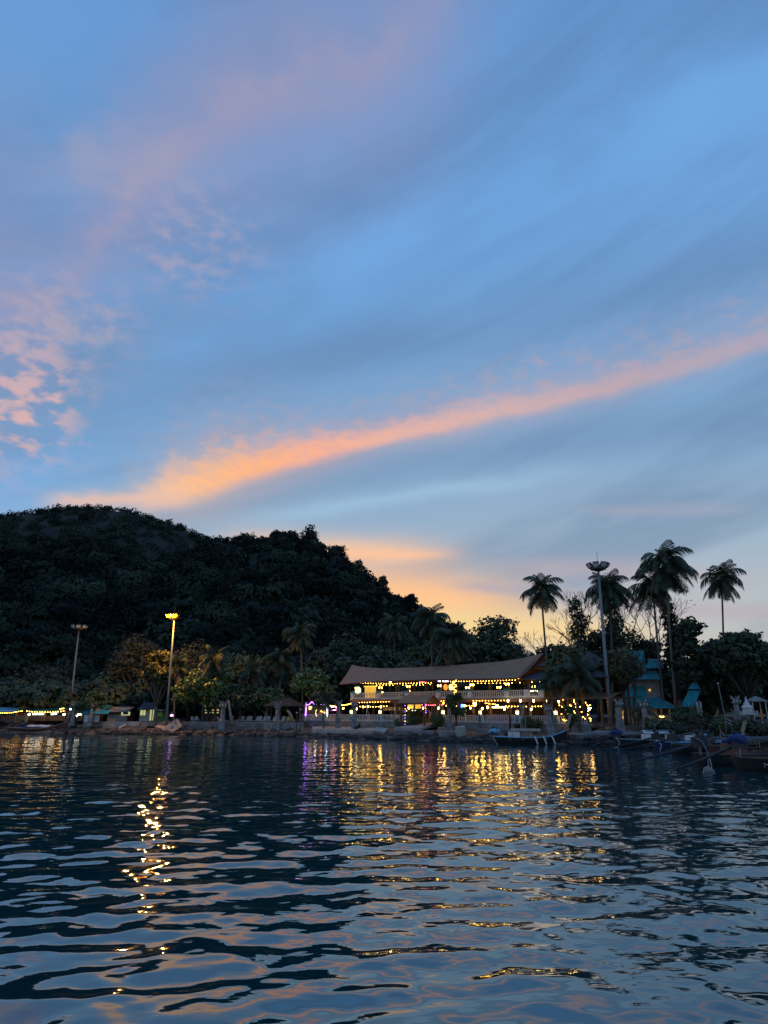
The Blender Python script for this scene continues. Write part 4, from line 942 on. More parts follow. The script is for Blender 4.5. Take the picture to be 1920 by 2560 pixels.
for lb, px, k in (('orange paper lantern hanging in the upper floor', 1114, 'orange'), ('yellow paper lantern hanging in the upper floor', 1127, 'yellow')):
    c = sp(px, 1718, 1.0); root = empty('paper_lantern', c, 0, lb, 'lantern', 'paper lanterns')
    MB().lathe([(.14, -.42), (.27, -.28), (.31, 0), (.27, .28), (.14, .42)], 12).build('shade', G[k], root, True); MB().tube([(0, 0, .42), (0, 0, 2.2)], .012, 3).build('cord', M['black'], root)
c = sp(1340, 1727, 1.2); root = empty('strip_light', c, YAW, 'white strip light behind the right bays of the upper rail', 'lamp'); MB().box((0, 0, 0), (1.8, .12, .12)).build('tube', G['white'], root); MB().tube([(0, 0, .06), (0, 0, 2.2)], .02, 4).build('hanger', M['dark_metal'], root)
c = sp(1155, 1772, 1.2); root = empty('blue_lamp', (c.x, c.y, GF), YAW, 'tall blue lamp beside the small round tree', 'lamp'); MB().tube([(0, 0, 1.6), (0, 0, 2.6)], .14, 8).build('shade', glow('blue_lamp_shade', (.1, .22, 1.0), 6), root); MB().tube([(0, 0, 0), (0, 0, 1.6)], .04, 5).build('pole', M['dark_metal'], root)

# second pavilion with a dark two-tier hip roof at the right end
pv = empty('hip_roof_pavilion', fl(SLEN + 2.6, 6.0, 0), YAW, 'pavilion with dark two tier hip roof right of the brown roof', 'pavilion')
def hip(root, name, w, d, z0, z1, rw, m, th=.12, c=(0, 0)):
    o = MB(); cx, cy = c
    o.add([(cx - w, cy - d, z0), (cx + w, cy - d, z0), (cx + w, cy + d, z0), (cx - w, cy + d, z0), (cx - rw, cy, z1), (cx + rw, cy, z1), (cx - w, cy - d, z0 - th), (cx + w, cy - d, z0 - th), (cx + w, cy + d, z0 - th), (cx - w, cy + d, z0 - th)],
          [(0, 1, 5, 4), (1, 2, 5), (2, 3, 4, 5), (3, 0, 4), (1, 0, 6, 7), (2, 1, 7, 8), (3, 2, 8, 9), (0, 3, 9, 6), (6, 9, 8, 7)])
    return o.build(name, m, root)
hip(pv, 'lower_roof', 6.4, 6.4, 7.9, 9.9, 2.4, M['roof2']); hip(pv, 'upper_roof', 4.0, 4.0, 9.75, 12.2, .6, M['roof2'])
for sx in (-5, 5):
    for sy in (-5, 5): MB().tube([(sx, sy, 2), (sx, sy, 8.0)], .18, 8).build('column', M['wood'], pv)
MB().box((0, 0, 5.4), (11, 11, .25)).build('floor', M['wood'], pv)
aw = empty('awning', fl(SLEN + 6.5, 1.0, 0), YAW, 'worn brown awning low right of the pavilion', 'awning')
MB().sheet([[(-3 + i, -1.6 + 1.6 * j, 5.35 + .35 * j - .06 * (i % 2)) for i in range(7)] for j in range(3)], .08).build('cloth', M['roof'], aw)
for sx in (-2.8, 2.8): MB().tube([(sx, -1.4, 2), (sx, -1.4, 5.3)], .07, 6).build('post', M['wood_red'], aw)

# ------------------------------------------------------------------ sea wall, platform, rocks
def wall_run(label, pts, z0, z1, th, m='concrete', name='sea_wall', seg=4.0, cap=True):
    root = empty(name, (0, 0, 0), 0, label, 'wall')
    P_ = [Vector(p) for p in pts]; r = random.Random(3)
    for a, b in zip(P_, P_[1:]):
        n = max(1, int((b - a).length / seg)); d = (b - a) / n; ang = math.atan2(d.y, d.x)
        for i in range(n):
            c = a + d * (i + .5); MB().box((c.x, c.y, (z0 + z1) / 2 + r.uniform(-.04, .04)), (d.length - .06, th, z1 - z0), ang).build('wall_panel', M[m], root)
    return root
def sp2(px, off, z=0): p = pos(px, 100, 1.5); x = p.x
def shp(px, d, z):                                    # point d metres inland of the waterline in a column
    lo, hi = 40.0, 260.0
    for _ in range(40):
        m_ = (lo + hi) / 2; q = pos(px, m_, z)
        if m_ - shore_y(q.x) < d: lo = m_
        else: hi = m_
    return pos(px, lo, z)
wall_run('long grey concrete sea wall below the sun loungers', [shp(452, 4.2, 0), shp(610, 4.4, 0), shp(758, 4.6, 0)], .5, 1.96, .4)
wall_run('low block wall in front of the teal roofed hut', [shp(208, 4.4, 0), shp(345, 4.4, 0)], .8, 1.9, .4, 'concrete_pale', seg=2.2)
wall_run('low wall beside the broken slab', [shp(352, 6.2, 0), shp(450, 5.2, 0)], .7, 1.95, .35, 'concrete_dark')
# steps down to the water
st = empty('shore_steps', shp(326, 2.6, 0), R(-12), 'flight of broken concrete steps down to the water', 'steps')
for k in range(5): MB().box((.1 * k, k * .55, .28 + .26 * k), (3.9 - .12 * k, .62, .22)).build('step', M['concrete_dark'], st)
# concrete landing
pf = empty('landing_platform', (0, 0, 0), 0, 'flat concrete landing jutting over the water below the purple gazebo', 'platform')
a, b, c, d = pos(779, 111.5, 1), pos(962, 104.0, 1), pos(985, 110.5, 1), pos(782, 119, 1)
MB().add([(a.x, a.y, 1.06), (b.x, b.y, 1.06), (c.x, c.y, 1.32), (d.x, d.y, 1.32), (a.x, a.y, .48), (b.x, b.y, .48), (c.x, c.y, .48), (d.x, d.y, .48)], [(0, 1, 2, 3), (7, 6, 5, 4), (0, 4, 5, 1), (1, 5, 6, 2), (2, 6, 7, 3), (3, 7, 4, 0)]).build('slab', M['concrete_pale'], pf)
for k in range(6):
    q = a.lerp(b, (k + .5) / 6); MB().tube([(q.x + .4, q.y + 1.0, -1), (q.x + .4, q.y + 1.0, .48)], .22, 8).build('pile', M['concrete_dark'], pf)
MB().box(((a.x + b.x) / 2 + 1.2, (a.y + b.y) / 2 + 2.6, .1), ((b - a).length, .5, 1.0), math.atan2(b.y - a.y, b.x - a.x)).build('foundation', M['rock_dark'], pf)
# rubble revetment at the waterline
rb = MB(); rr = random.Random(4)
for k in range(900):
    px = rr.uniform(130, 1990); d_ = abs(rr.gauss(0, 1)) * 1.7 - .3
    if 772 < px < 970 and d_ > 1.0: continue
    q = shp(px, d_, .2); s = rr.uniform(.25, .85)
    rock_lump(rb, (q.x, q.y, max(-.1, .16 + d_ * .20) + rr.uniform(-.1, .12)), (s * rr.uniform(1, 1.9), s * rr.uniform(.8, 1.2), s * rr.uniform(.45, .8)), k, 6, 4, rr.uniform(0, 3))
tag(rb.build('rubble', M['rock_dark']), 'dark rubble and stones heaped along the waterline', 'rubble', kind='stuff')
def slab(label, p, d, rot, m='concrete_pale', name='broken_slab', cat='concrete slab'):
    root = empty(name, p, 0, label, cat, rot=rot); r = random.Random(int(p[0] * 7))
    j = lambda: r.uniform(-.12, .12); x, y, z = d[0] / 2, d[1] / 2, d[2] / 2
    MB().add([(-x + j(), -y + j(), -z), (x + j(), -y + j(), -z), (x + j(), y + j(), -z), (-x + j(), y + j(), -z), (-x + j(), -y + j(), z), (x * .8 + j(), -y + j(), z), (x + j(), y + j(), z), (-x + j(), y * .8 + j(), z)], [(3, 2, 1, 0), (4, 5, 6, 7), (0, 1, 5, 4), (1, 2, 6, 5), (2, 3, 7, 6), (3, 0, 4, 7)]).build('slab', M[m], root)
    return root
slab('big tilted concrete slab lying on the rubble right of the steps', shp(432, 2.0, 1.05), (2.9, 2.2, .35), (R(38), R(-32), R(20)), 'concrete')
slab('reddish broken slab leaning beside the tilted slab', shp(410, 2.4, .95), (2.6, 1.2, .25), (R(18), R(12), R(-10)), 'wood_pale')
slab('small upturned concrete lump beside the left pillars', shp(222, 2.8, 1.0), (1.1, .9, 1.1), (R(8), R(10), R(15)), 'concrete')
slab('thin pale slab leaning on the shore left of the steps', shp(306, 3.2, 1.15), (1.3, .8, .15), (R(25), R(-25), R(5)), 'concrete_pale')
slab('pale crumpled slab at the right end of the landing', shp(952, 2.6, 1.05), (1.5, 1.1, .5), (R(30), R(10), R(-20)), 'concrete_pale')
slab('large upright concrete block on the shore below the balcony', shp(1152, 2.0, 1.05), (1.25, 1.0, 1.5), (R(4), R(-6), R(12)), 'concrete_pale')
slab('grey concrete block left of the large upright block', shp(1122, 2.1, .85), (2.4, 1.0, .8), (R(5), R(4), R(4)), 'concrete')
slab('flat pale slab near the winged pillar right of the landing', shp(1105, 3.2, 1.2), (1.2, .9, .8), (R(12), R(5), R(30)), 'concrete')
slab('flat light slab on the beach right of the moored boat', shp(1511, 3.0, 1.2), (1.7, 1.0, .18), (R(24), R(3), R(6)), 'blue_light')
slab('long low concrete beam on the beach below the bar', shp(1240, 4.5, 1.15), (4.6, .7, .55), (R(3), R(2), R(-14)), 'concrete_dark')
slab('dark concrete ledge at the middle of the shore', shp(1040, 3.0, .95), (5.2, 1.6, .5), (R(6), R(2), R(-16)), 'concrete_dark')
slab('sloping grey ledge right of the moored boat', shp(1445, 3.0, .95), (3.4, 1.5, .4), (R(10), R(3), R(-12)), 'concrete')
slab('flat paved ledge in front of the teal roofed hall', shp(1560, 4.5, 1.25), (9.0, 2.4, .3), (R(3), 0, R(-16)), 'concrete_dark')

# ------------------------------------------------------------------ stone pillars with winged figures
def pillar(label, px, Y, base_py, top_py, lean=0.0, gl=True, rz=0.0):
    b = at(px, base_py, Y); H = zat(top_py, Y) - b.z; root = empty('stone_pillar', b, rz, label, 'pillar', 'stone pillars along the shore', rot=(0, lean, rz)); k = H / 4.2
    MB().lathe([(.72 * k, -.4), (.62 * k, .1 * k), (.58 * k, 1.05 * k), (.48 * k, 1.15 * k)], 4).build('plinth', M['pillar_stone'], root)
    MB().lathe([(.50 * k, 1.15 * k), (.50 * k, 1.32 * k), (.36 * k, 1.45 * k), (.29 * k, 3.0 * k), (.33 * k, 3.05 * k)], 8).build('shaft', M['pillar_stone'], root)
    MB().lathe([(.33 * k, 3.05 * k), (.58 * k, 3.22 * k), (.58 * k, 3.34 * k), (.3 * k, 3.36 * k)], 8).build('capital', M['concrete'], root)
    f = MB(); f.lathe([(.20 * k, 3.36 * k), (.26 * k, 3.5 * k), (.2 * k, 3.75 * k), (.1 * k, 3.86 * k)], 8); f.tube([(0, -.05, 3.75 * k), (0, -.16 * k, 4.0 * k), (0, -.34 * k, 3.96 * k)], [.12 * k, .1 * k, .02], 6)
    fig = f.build('winged_figure', M['concrete_dark'], root, True)
    for sx in (-1, 1): MB().extrude([(sx * .1 * k, 0, 3.5 * k), (sx * .38 * k, .02, 3.55 * k), (sx * .60 * k, .05, 3.9 * k), (sx * .56 * k, .05, 4.2 * k), (sx * .30 * k, 0, 3.95 * k), (sx * .12 * k, 0, 3.8 * k)], (0, .09 * k, 0)).build('wing', M['pillar_stone'], fig)
    if gl:
        for q in (-.42, 0, .42): MB().ball((q * k, -.36 * k, 3.47 * k), .105 * k, 8, 5).build('globe', M['white'], root, True)
for lb, px, Y, bp, tp_, ln in [('slim winged pillar just right of the unlit left mast', 182, 129.5, 1808, 1752, 0), ('winged pillar in front of the teal roofed hut', 226, 127.5, 1809, 1754, 0),
        ('winged pillar left of the sun loungers', 555, 119.5, 1824, 1750, 0), ('bare topped pillar right of the sun loungers', 692, 116.5, 1824, 1752, 0), ('winged pillar on the left of the landing', 845, 113.5, 1819, 1748, 0),
        ('winged pillar lit warm on the right of the landing', 886, 110.2, 1818, 1750, 0), ('winged pillar in front of the small round tree', 1124, 101.2, 1817, 1752, 0), ('winged pillar behind the moored black boat', 1308, 95.5, 1815, 1758, 0),
        ('leaning grey pillar at the bow of the moored black boat', 1379, 88.5, 1834, 1758, -.10), ('pillar with blue stained base left of the teal hall', 1552, 89.5, 1824, 1745, 0), ('leaning pillar in front of the teal hall', 1620, 85.0, 1830, 1746, -.09), ('winged pillar nearest the white shrine', 1848, 79.5, 1822, 1738, 0)]:
    pillar(lb, px, Y, bp, tp_, ln, 'bare' not in lb)

# ------------------------------------------------------------------ terrace furniture
def chair_meshes():
    f = MB()
    for x in (-.22, .22):
        for y in (-.22, .22): f.tube([(x * 1.1, y * 1.15, 0), (x, y, .42)], .028, 4)
    s = MB(); s.box((0, 0, .44), (.52, .50, .05)); bk = MB(); bk.box((0, .27, .72), (.48, .05, .52), M=Matrix.Rotation(R(-12), 3, 'X'))
    a = MB()
    for x in (-.28, .28): a.box((x, 0, .64), (.06, .5, .04)); a.tube([(x, -.2, .42), (x, -.2, .64)], .025, 4)
    return [('leg_frame', f.mesh('leg_frame')), ('seat', s.mesh('seat')), ('backrest', bk.mesh('backrest')), ('armrest', a.mesh('armrest'))]
CM = chair_meshes(); CMS = {}
def chair(label, p, rz, m, group):
    root = empty('plastic_chair', p, rz, label, 'chair', group)
    for n, me in CM:
        if (n, m) not in CMS: q = me.copy(); q.materials.append(M[m]); CMS[(n, m)] = q
        link(n, CMS[(n, m)], None, root)
for lb, px, rz, m in [('white plastic chair on the left of the pair under the lit tree', 482, .8, 'plastic'), ('white plastic chair on the right of the pair under the lit tree', 492, .5, 'plastic'), ('orange tinged plastic chair left of the lounger pillar', 535, -.4, 'wood_pale'), ('plastic chair half hidden by the lounger pillar', 548, 1.2, 'plastic'), ('yellow plastic chair right of the sun loungers', 721, .2, 'plastic_yellow')]:
    chair(lb, shp(px, 6.0, 2.0) - Vector((0, 0, .55)) + Vector((0, 0, .35)), rz, m, 'plastic chairs on the terrace')
tf = empty('terrace_paving', (0, 0, 0)); tf['kind'] = 'structure'
e1, e2, e3, e4 = shp(345, 4.6, 1.8), shp(758, 4.8, 1.8), shp(770, 22, 1.8), shp(340, 22, 1.8)
MB().add([(e.x, e.y, 1.80) for e in (e1, e2, e3, e4)] + [(e.x, e.y, 1.2) for e in (e1, e2, e3, e4)], [(0, 1, 2, 3), (7, 6, 5, 4), (0, 4, 5, 1), (1, 5, 6, 2), (2, 6, 7, 3), (3, 7, 4, 0)]).build('paving_slab', M['concrete_dark'], tf)
lf_, ls_, lb_ = MB(), MB(), MB()
for x in (-.28, .28):
    lf_.tube([(x, -.9, .30), (x, .45, .30)], .03, 4)
    for y in (-.8, .4): lf_.tube([(x, y, 0), (x, y, .30)], .03, 4)
ls_.box((0, -.25, .34), (.62, 1.4, .05)); lb_.box((0, .72, .62), (.60, .06, .75), M=Matrix.Rotation(R(-32), 3, 'X')); pl_ = MB(); pl_.box((0, .86, .93), (.46, .14, .2), M=Matrix.Rotation(R(-32), 3, 'X'))
LM = [(n, q.mesh(n)) for n, q in (('frame', lf_), ('seat', ls_), ('backrest', lb_), ('headrest', pl_))]
for n, me in LM: me.materials.append(M['plastic'])
LW = ['first', 'second', 'third', 'fourth', 'fifth', 'sixth', 'seventh', 'eighth', 'ninth', 'tenth', 'eleventh']
for i, px in enumerate((572, 594, 600, 613, 620, 637, 644, 657, 664, 679, 703)):
    root = empty('sun_lounger', shp(px, 7.2, 1.8), R(-25) + .1 * math.sin(i * 2), f'{LW[i]} white sun lounger from the left along the sea wall', 'sun lounger', 'white sun loungers on the sea wall')
    for n, me in LM: link(n, me, None, root)
# thatched parasol and thin lamp post
p = shp(712, 9, 1.8); root = empty('thatch_parasol', p, 0, 'dark thatched shelter right of the sun loungers', 'shelter')
hip(root, 'roof', 3.2, 2.6, 2.7, 3.9, .8, M['thatch'])
for sx in (-2.6, 2.6):
    for sy in (-2, 2): MB().tube([(sx, sy, 0), (sx, sy, 2.75)], .09, 6).build('post', M['bark'], root)
for lb, px, tp_ in (('thin black lamp post with white globe left of the gazebo', 750, 1776), ('thin black post beside the white globe lamp post', 741, 1784)):
    p = shp(px, 2.8, .9); root = empty('thin_post', p, 0, lb, 'post'); H = zat(tp_, p.y) - p.z
    MB().tube([(0, 0, -.3), (0, 0, H)], .07, 6).build('pole', M['dark_metal'], root)
    if 'globe' in lb: MB().ball((0, 0, H + .12), .14, 8, 5).build('globe', M['white'], root, True)
for lb, pts, Y in (('pale leaning tree trunk among the sun loungers', [(581, 1812), (576, 1785), (572, 1750)], 120), ('pale leaning trunk beside the thatched shelter', [(732, 1805), (724, 1782), (718, 1776)], 118), ('slanting dark trunk behind the loungers', [(672, 1800), (662, 1780), (655, 1774)], 124)):
    b = at(*pts[0], Y); root = empty('leaning_trunk', b, 0, lb, 'tree trunk'); MB().tube([at(*q, Y) - b for q in pts], [.32, .24, .16], 7).build('trunk', M['bark_pale'], root, True)

# ------------------------------------------------------------------ purple lit gazebo and neighbours
GY = 121.0
def gz(px, py, dy=0): return at(px, py, GY + dy)
b = gz(790, 1802); root = empty('lit_gazebo', b, 0, 'small gazebo outlined in purple and green lights left of the restaurant', 'gazebo')
for px in (764, 818): q = gz(px, 1802) - b; MB().box((q.x, 0, 1.45), (.34, .34, 2.9)).build('post', M['white'], root)
q0, q1, q2, q3 = gz(764, 1762) - b, gz(780, 1754) - b, gz(790, 1764) - b, gz(818, 1764) - b
MB().box(((q0.x + q3.x) / 2, .2, q3.z - .05), (q3.x - q0.x + .4, 1.2, .12)).build('canopy', M['wood'], root)
MB().box((0, .9, .5), (3.2, .4, 1.0)).build('counter', M['wood'], root); MB().box((-1.0, .85, 2.0), (.62, .1, .55)).build('lit_panel', G['yellow'], root)
MB().box((.2, 1.6, 1.3), (3.4, .1, 2.4)).build('back_panel', M['concrete_dark'], root)
string_lights('zigzag of purple bulbs on the gazebo gable', [gz(764, 1790, -.3), gz(766, 1762, -.3), gz(772, 1762, -.3), gz(780, 1754, -.3), gz(788, 1764, -.3), gz(797, 1760, -.3), gz(814, 1763, -.3)], 30, 'purple', 0, .045, 'lights of the gazebo')
string_lights('green and purple bulbs down the right gazebo post', [gz(817, 1766, -.3), gz(818, 1792, -.3)], 11, ['green', 'green', 'purple'], 0, .06, 'lights of the gazebo')
string_lights('white bulbs wound on a small figure inside the gazebo', [gz(791, 1774, -.2), gz(789, 1784, -.2), gz(793, 1792, -.2)], 8, 'white', 0, .06, 'lights of the gazebo')
string_lights('red and yellow bulbs inside the gazebo', [gz(801, 1776, .4), gz(813, 1782, .4)], 9, ['red', 'warm'], .1, .06, 'lights of the gazebo')
root = empty('drinks_kiosk', gz(835, 1802, 2), 0, 'kiosk with coloured festive lights right of the gazebo', 'kiosk')
MB().box((0, 0, .55), (2.4, .6, 1.1)).build('counter', M['wood_red'], root); MB().box((0, .2, 2.5), (2.8, 1.6, .12)).build('roof', M['thatch'], root)
for sx in (-1.2, 1.2): MB().tube([(sx, .3, 0), (sx, .3, 2.45)], .06, 5).build('post', M['wood'], root)
string_lights('red and violet festive bulbs on the drinks kiosk', [gz(825, 1768, .8), gz(838, 1766, .8), gz(846, 1774, .8), gz(828, 1775, .8)], 18, ['red', 'blue', 'warm', 'purple'], .05, .06, 'lights of the kiosk')

# ------------------------------------------------------------------ hedges and shrubs
def on(px, n, z): s, _ = fs(px, 1800, n); return fl(s, n, z)
bush('clipped_hedge', 'dark clipped hedge left of the entrance path', on(1030, -4.2, 1.7), .95, .8, 1.75, 1500, .12, 'leaf', 'hedge', 'hedges by the entrance', 3, True)
bush('clipped_hedge', 'dark clipped hedge behind the left entrance hedge', on(1043, -3.0, 1.8), .9, .8, 1.6, 1300, .12, 'leaf', 'hedge', 'hedges by the entrance', 5, True)
bush('clipped_hedge', 'rounded dark hedge right of the entrance path', on(1092, -4.6, 1.65), 1.05, .9, 1.8, 1700, .12, 'leaf', 'hedge', 'hedges by the entrance', 4, True)
bush('shrub', 'yellow green shrub at the foot of the terrace wall', on(996, -3.4, 1.5), .7, .6, 1.0, 600, .12, 'leaf_bright', seed=6)
bush('shrub', 'loose green shrubs in front of the leaning grey pillar', on(1330, -3.6, 1.6), 1.3, .7, 1.4, 1100, .14, 'leaf', seed=7)
bush('shrub', 'low dark shrub at the foot of the wall below the bar', on(1300, -3.2, 1.5), 1.0, .6, .6, 500, .12, 'leaf_dark', seed=8)
bush('shrub', 'shrub under the fairy light tree', on(1445, -1.5, 1.8), 1.2, .8, 1.3, 900, .14, 'leaf', seed=9)
for lb, px, Y, w, h in (('domed topiary bush left of the second teal roof', 1702, 84, .95, 2.0), ('taller domed topiary bush below the second teal roof', 1735, 86, .85, 2.1)):
    p = pos(px, Y, 2); p.z = 2.2; bush('topiary', lb, p, w, w, h, 1500, .12, 'leaf', 'topiary', 'domed topiary bushes', int(px), True)
for k, (lb, px, d_, h) in enumerate((('scrubby bush right of the topiary', 1775, 9, 1.6), ('scrub below the white shrine', 1830, 9, 1.2), ('hedge in front of the black trees', 1890, 9.5, 1.0), ('low scrub in front of the hall', 1650, 8, 1.0), ('low scrub behind the blue boat', 1690, 6, .8))):
    p = shp(px, d_, 1.6); p.z = 1.4; bush('shrub', lb, p, 1.9, .9, h + .6, 1100, .15, 'leaf' if k % 2 else 'leaf_grey', seed=20 + k)
root = empty('string_lights', on(1425, -1.4, 2.1), 0, 'small warm fairy lights scattered in the young tree at the right of the terrace', 'string lights')
rr = random.Random(8); prev = None; pp = []
for i in range(46): pp.append(Vector((rr.uniform(-1.3, 2.6), rr.uniform(-.9, .3), rr.uniform(.2, 3.0))))
MB().tube(sorted(pp, key=lambda v: v.x), .008, 3).build('cable', M['black'], root)
for q in pp: link('bulb', bulb_mesh('warm', .05), None, root, q)
# dark bent post and white poles on the terrace
p = shp(1276, 6.5, 1.2); root = empty('bent_post', p, 0, 'black bent post standing before the pink banner', 'post'); MB().tube([(0, 0, -.2), (0, 0, 2.2), (-.08, 0, 3.0), (-.35, 0, 3.25)], [.13, .12, .10, .08], 8).build('pole', M['black'], root, True)
for lb, px, tp_, n in (('tall thin white pole left on the terrace', 917, 1757, -2.0), ('tall thin white pole left of the porch', 987, 1758, -2.0), ('thin dark pole right of the upright block', 1198, 1758, -3.0)):
    s, z = fs(px, tp_, n); root = empty('thin_pole', fl(s, n, 1.6), 0, lb, 'pole'); MB().tube([(0, 0, 0), (0, 0, z - 1.6)], .05, 6).build('pole', M['white'] if 'white' in lb else M['dark_metal'], root); MB().ball((0, 0, z - 1.6), .08, 6, 4).build('finial', M['white'] if 'white' in lb else M['dark_metal'], root)

# ------------------------------------------------------------------ market and huts at the left
def lp(px, py, Y): return at(px, py, Y)
def stall(name, label, x0, x1, roof_py, eave_py, Y, roof_m, wall_m, depth=4.0, cat='market stall', back=True):
    b = pos((x0 + x1) / 2, Y, 1.9); root = empty(name, b, 0, label, cat); hw = (x1 - x0) / 2 * Y / 1856; zt, ze = zat(roof_py, Y + depth * .5) - 1.9, zat(eave_py, Y) - 1.9
    MB().sheet([[(-hw - .2, -.3, ze), (hw + .2, -.3, ze)], [(-hw - .1, depth * .5, zt), (hw + .1, depth * .5, zt)], [(-hw - .2, depth + .3, ze + .1), (hw + .2, depth + .3, ze + .1)]], .10).build('awning', M[roof_m], root)
    n = max(2, int(hw * 2 / 2.6))
    for i in range(n + 1):
        x = -hw + 2 * hw * i / n
        MB().tube([(x, 0, 0), (x, 0, ze)], .06, 5).build('post', M['wood_pale'], root)
    if back: MB().box((0, depth - .1, ze / 2), (hw * 2, .12, ze)).build('back_wall', wall_m if not isinstance(wall_m, str) else M[wall_m], root)
    MB().box((0, .5, .45), (hw * 1.9, .7, .9)).build('counter', M['wood'], root)
    for i in range(n * 2):
        x = -hw + 2 * hw * (i + .5) / (n * 2); MB().box((x, depth - .35, 1.2), (hw / n * .7, .3, .5 + .25 * (i % 3))).build('goods', M[('canvas', 'wood_red', 'teal', 'orange', 'leaf_bright')[i % 5]], root)
    return root
stall('market_tent', 'white and blue tent at the far left edge', -60, 38, 1768, 1778, 133, 'blue_light', 'cream')
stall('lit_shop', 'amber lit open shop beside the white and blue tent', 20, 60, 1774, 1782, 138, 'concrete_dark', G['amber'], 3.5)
stall('market_stall', 'long market stall with dark green awning in the left market', 62, 160, 1766, 1776, 135, 'teal', 'concrete', 4.5)
stall('market_stall', 'small bright stall right of the unlit left mast', 168, 212, 1770, 1780, 136, 'concrete_dark', 'cream', 3)
string_lights('warm rope light along the far left tent edge', [lp(-10, 1783, 131), lp(28, 1782, 131), lp(58, 1777, 131)], 15, 'warm', 0, .045, 'market lights')
string_lights('row of warm bulbs along the green awning', [lp(64, 1777, 133.5), lp(110, 1780, 133.5), lp(162, 1777, 133.5)], 15, 'warm', .1, .06, 'market lights')
string_lights('second short row of warm bulbs at the right of the green awning', [lp(148, 1772, 134), lp(161, 1771, 134)], 4, 'warm', 0, .06, 'market lights')
string_lights('pink and red bulbs on the roof of the left market', [lp(44, 1769, 139), lp(63, 1766, 139), lp(84, 1768, 139)], 20, ['red', 'red', 'purple', 'warm'], .1, .07, 'market lights')
for k, (px, py, w) in enumerate(((73, 1786, .55), (87, 1785, 1.0), (98, 1785, .5), (106, 1785, .6), (131, 1785, .6), (137, 1784, .9), (160, 1786, .6), (176, 1773, .35), (190, 1790, .6), (199, 1786, .9))):
    c = lp(px, py, 134.2); root = empty('stall_lamp', c, 0, 'white stall lamp ' + ['at the left end of the green awning', 'long one under the left of the green awning', 'narrow one left of middle under the green awning', 'oval one in the middle of the green awning', 'first of two close together under the awning right', 'second of two close together under the awning right', 'beside the foot of the unlit mast', 'single high beside the slim winged pillar', 'low in the small bright stall', 'wide in the small bright stall'][k], 'lamp', 'white lamps of the market')
    MB().box((0, 0, 0), (w * .75, .2, .30)).build('shade', G['shop'], root); MB().tube([(0, 0, .2), (0, .3, .7)], .02, 4).build('hanger', M['dark_metal'], root)
def hut(label, x0, x1, base_z, eave_py, ridge_py, Y, depth, wall_m, roof_m, skirt=None, name='beach_hut', shift=0.0):
    b = pos((x0 + x1) / 2, Y, base_z); root = empty(name, b, 0, label, 'hut'); hw = (x1 - x0) / 2 * Y / 1856; ze = zat(eave_py, Y) - base_z; zr = zat(ridge_py, Y + depth / 2) - base_z
    MB().box((0, depth / 2, ze / 2), (hw * 1.7, depth * .9, ze)).build('wall', M[wall_m], root)
    MB().sheet([[(-hw, -.5, ze - .05), (hw, -.5, ze - .05)], [(-hw + shift, depth / 2, zr), (hw + shift, depth / 2, zr)], [(-hw, depth + .5, ze), (hw, depth + .5, ze)]], .1).build('roof', M[roof_m], root)
    if skirt: MB().box((0, .04, .62), (hw * 1.74, .2, 1.22)).build('lower_wall', M[skirt], root)
    return root, hw, ze
h, hw, ze = hut('small hut with bright teal tin roof', 207, 250, 1.8, 1782, 1763, 128, 4.5, 'wood', 'teal_roof', 'white', shift=.7)
MB().sheet([[(.9, -1.4, ze - .1), (3.2, -1.4, ze - .1)], [(.9, .2, ze + .45), (3.2, .2, ze + .45)]], .07).build('lean_to_roof', M['teal_roof'], h)
MB().box((1.0, .0, 1.75), (.9, .1, .9)).build('window', M['concrete_pale'], h)
h, hw, ze = hut('dark brown hut with low grey roof right of the teal hut', 264, 320, 1.8, 1778, 1767, 129, 5, 'wood', 'concrete_dark', 'concrete')
MB().box((1.5, -.28, 1.4), (1.5, .06, .6)).build('lit_opening', G['window'], h); MB().box((1.5, -.34, 1.45), (.9, .06, .4)).build('hatch', M['black'], h)
h, hw, ze = hut('pale house with a yellow lit window and open door', 343, 388, 1.8, 1772, 1756, 129, 5, 'concrete_pale', 'roof2')
MB().box((-.75, .18, 1.55), (.95, .08, .85)).build('window', G['window'], h)
for q in (-1.25, -.72, -.25): MB().box((q, .10, 1.55), (.06, .06, .92)).build('window_frame', M['wood'], h)
for q in (.62, 1.12): MB().box((q, .18, 1.3), (.26, .08, 2.1)).build('door_light', G['window'], h)
h, hw, ze = hut('small hut with dim green lit wall beside the pale house', 386, 412, 1.8, 1778, 1772, 128, 3, 'green_wall', 'thatch')
MB().box((-.2, .08, 1.5), (1.0, .08, 1.1)).build('lit_wall', G['green_win'], h)
p = pos(428, 122, 1.8); root = empty('purple_orb_lamp', p, 0, 'low purple orb lamp on the terrace under the lit tree', 'lamp'); MB().ball((0, 0, 1.15), .28, 10, 6, .7).build('orb', glow('purple_orb', (.62, .35, 1.0), 3.0), root, True); MB().tube([(0, 0, 0), (0, 0, .9)], .05, 5).build('stand', M['dark_metal'], root)
MB().ball((0, .1, 1.55), .2, 8, 5).build('dome', M['dark_metal'], root, True)
h, hw, ze = hut('dim back building with four pale lit openings behind the plastic chairs', 500, 560, 1.8, 1778, 1768, 133, 4, 'stucco_dark', 'thatch')
for q in (-1.2, -.6, .1, .9): MB().box((q, .1, 1.75), (.34, .08, .6)).build('lit_opening', G['window'], h)
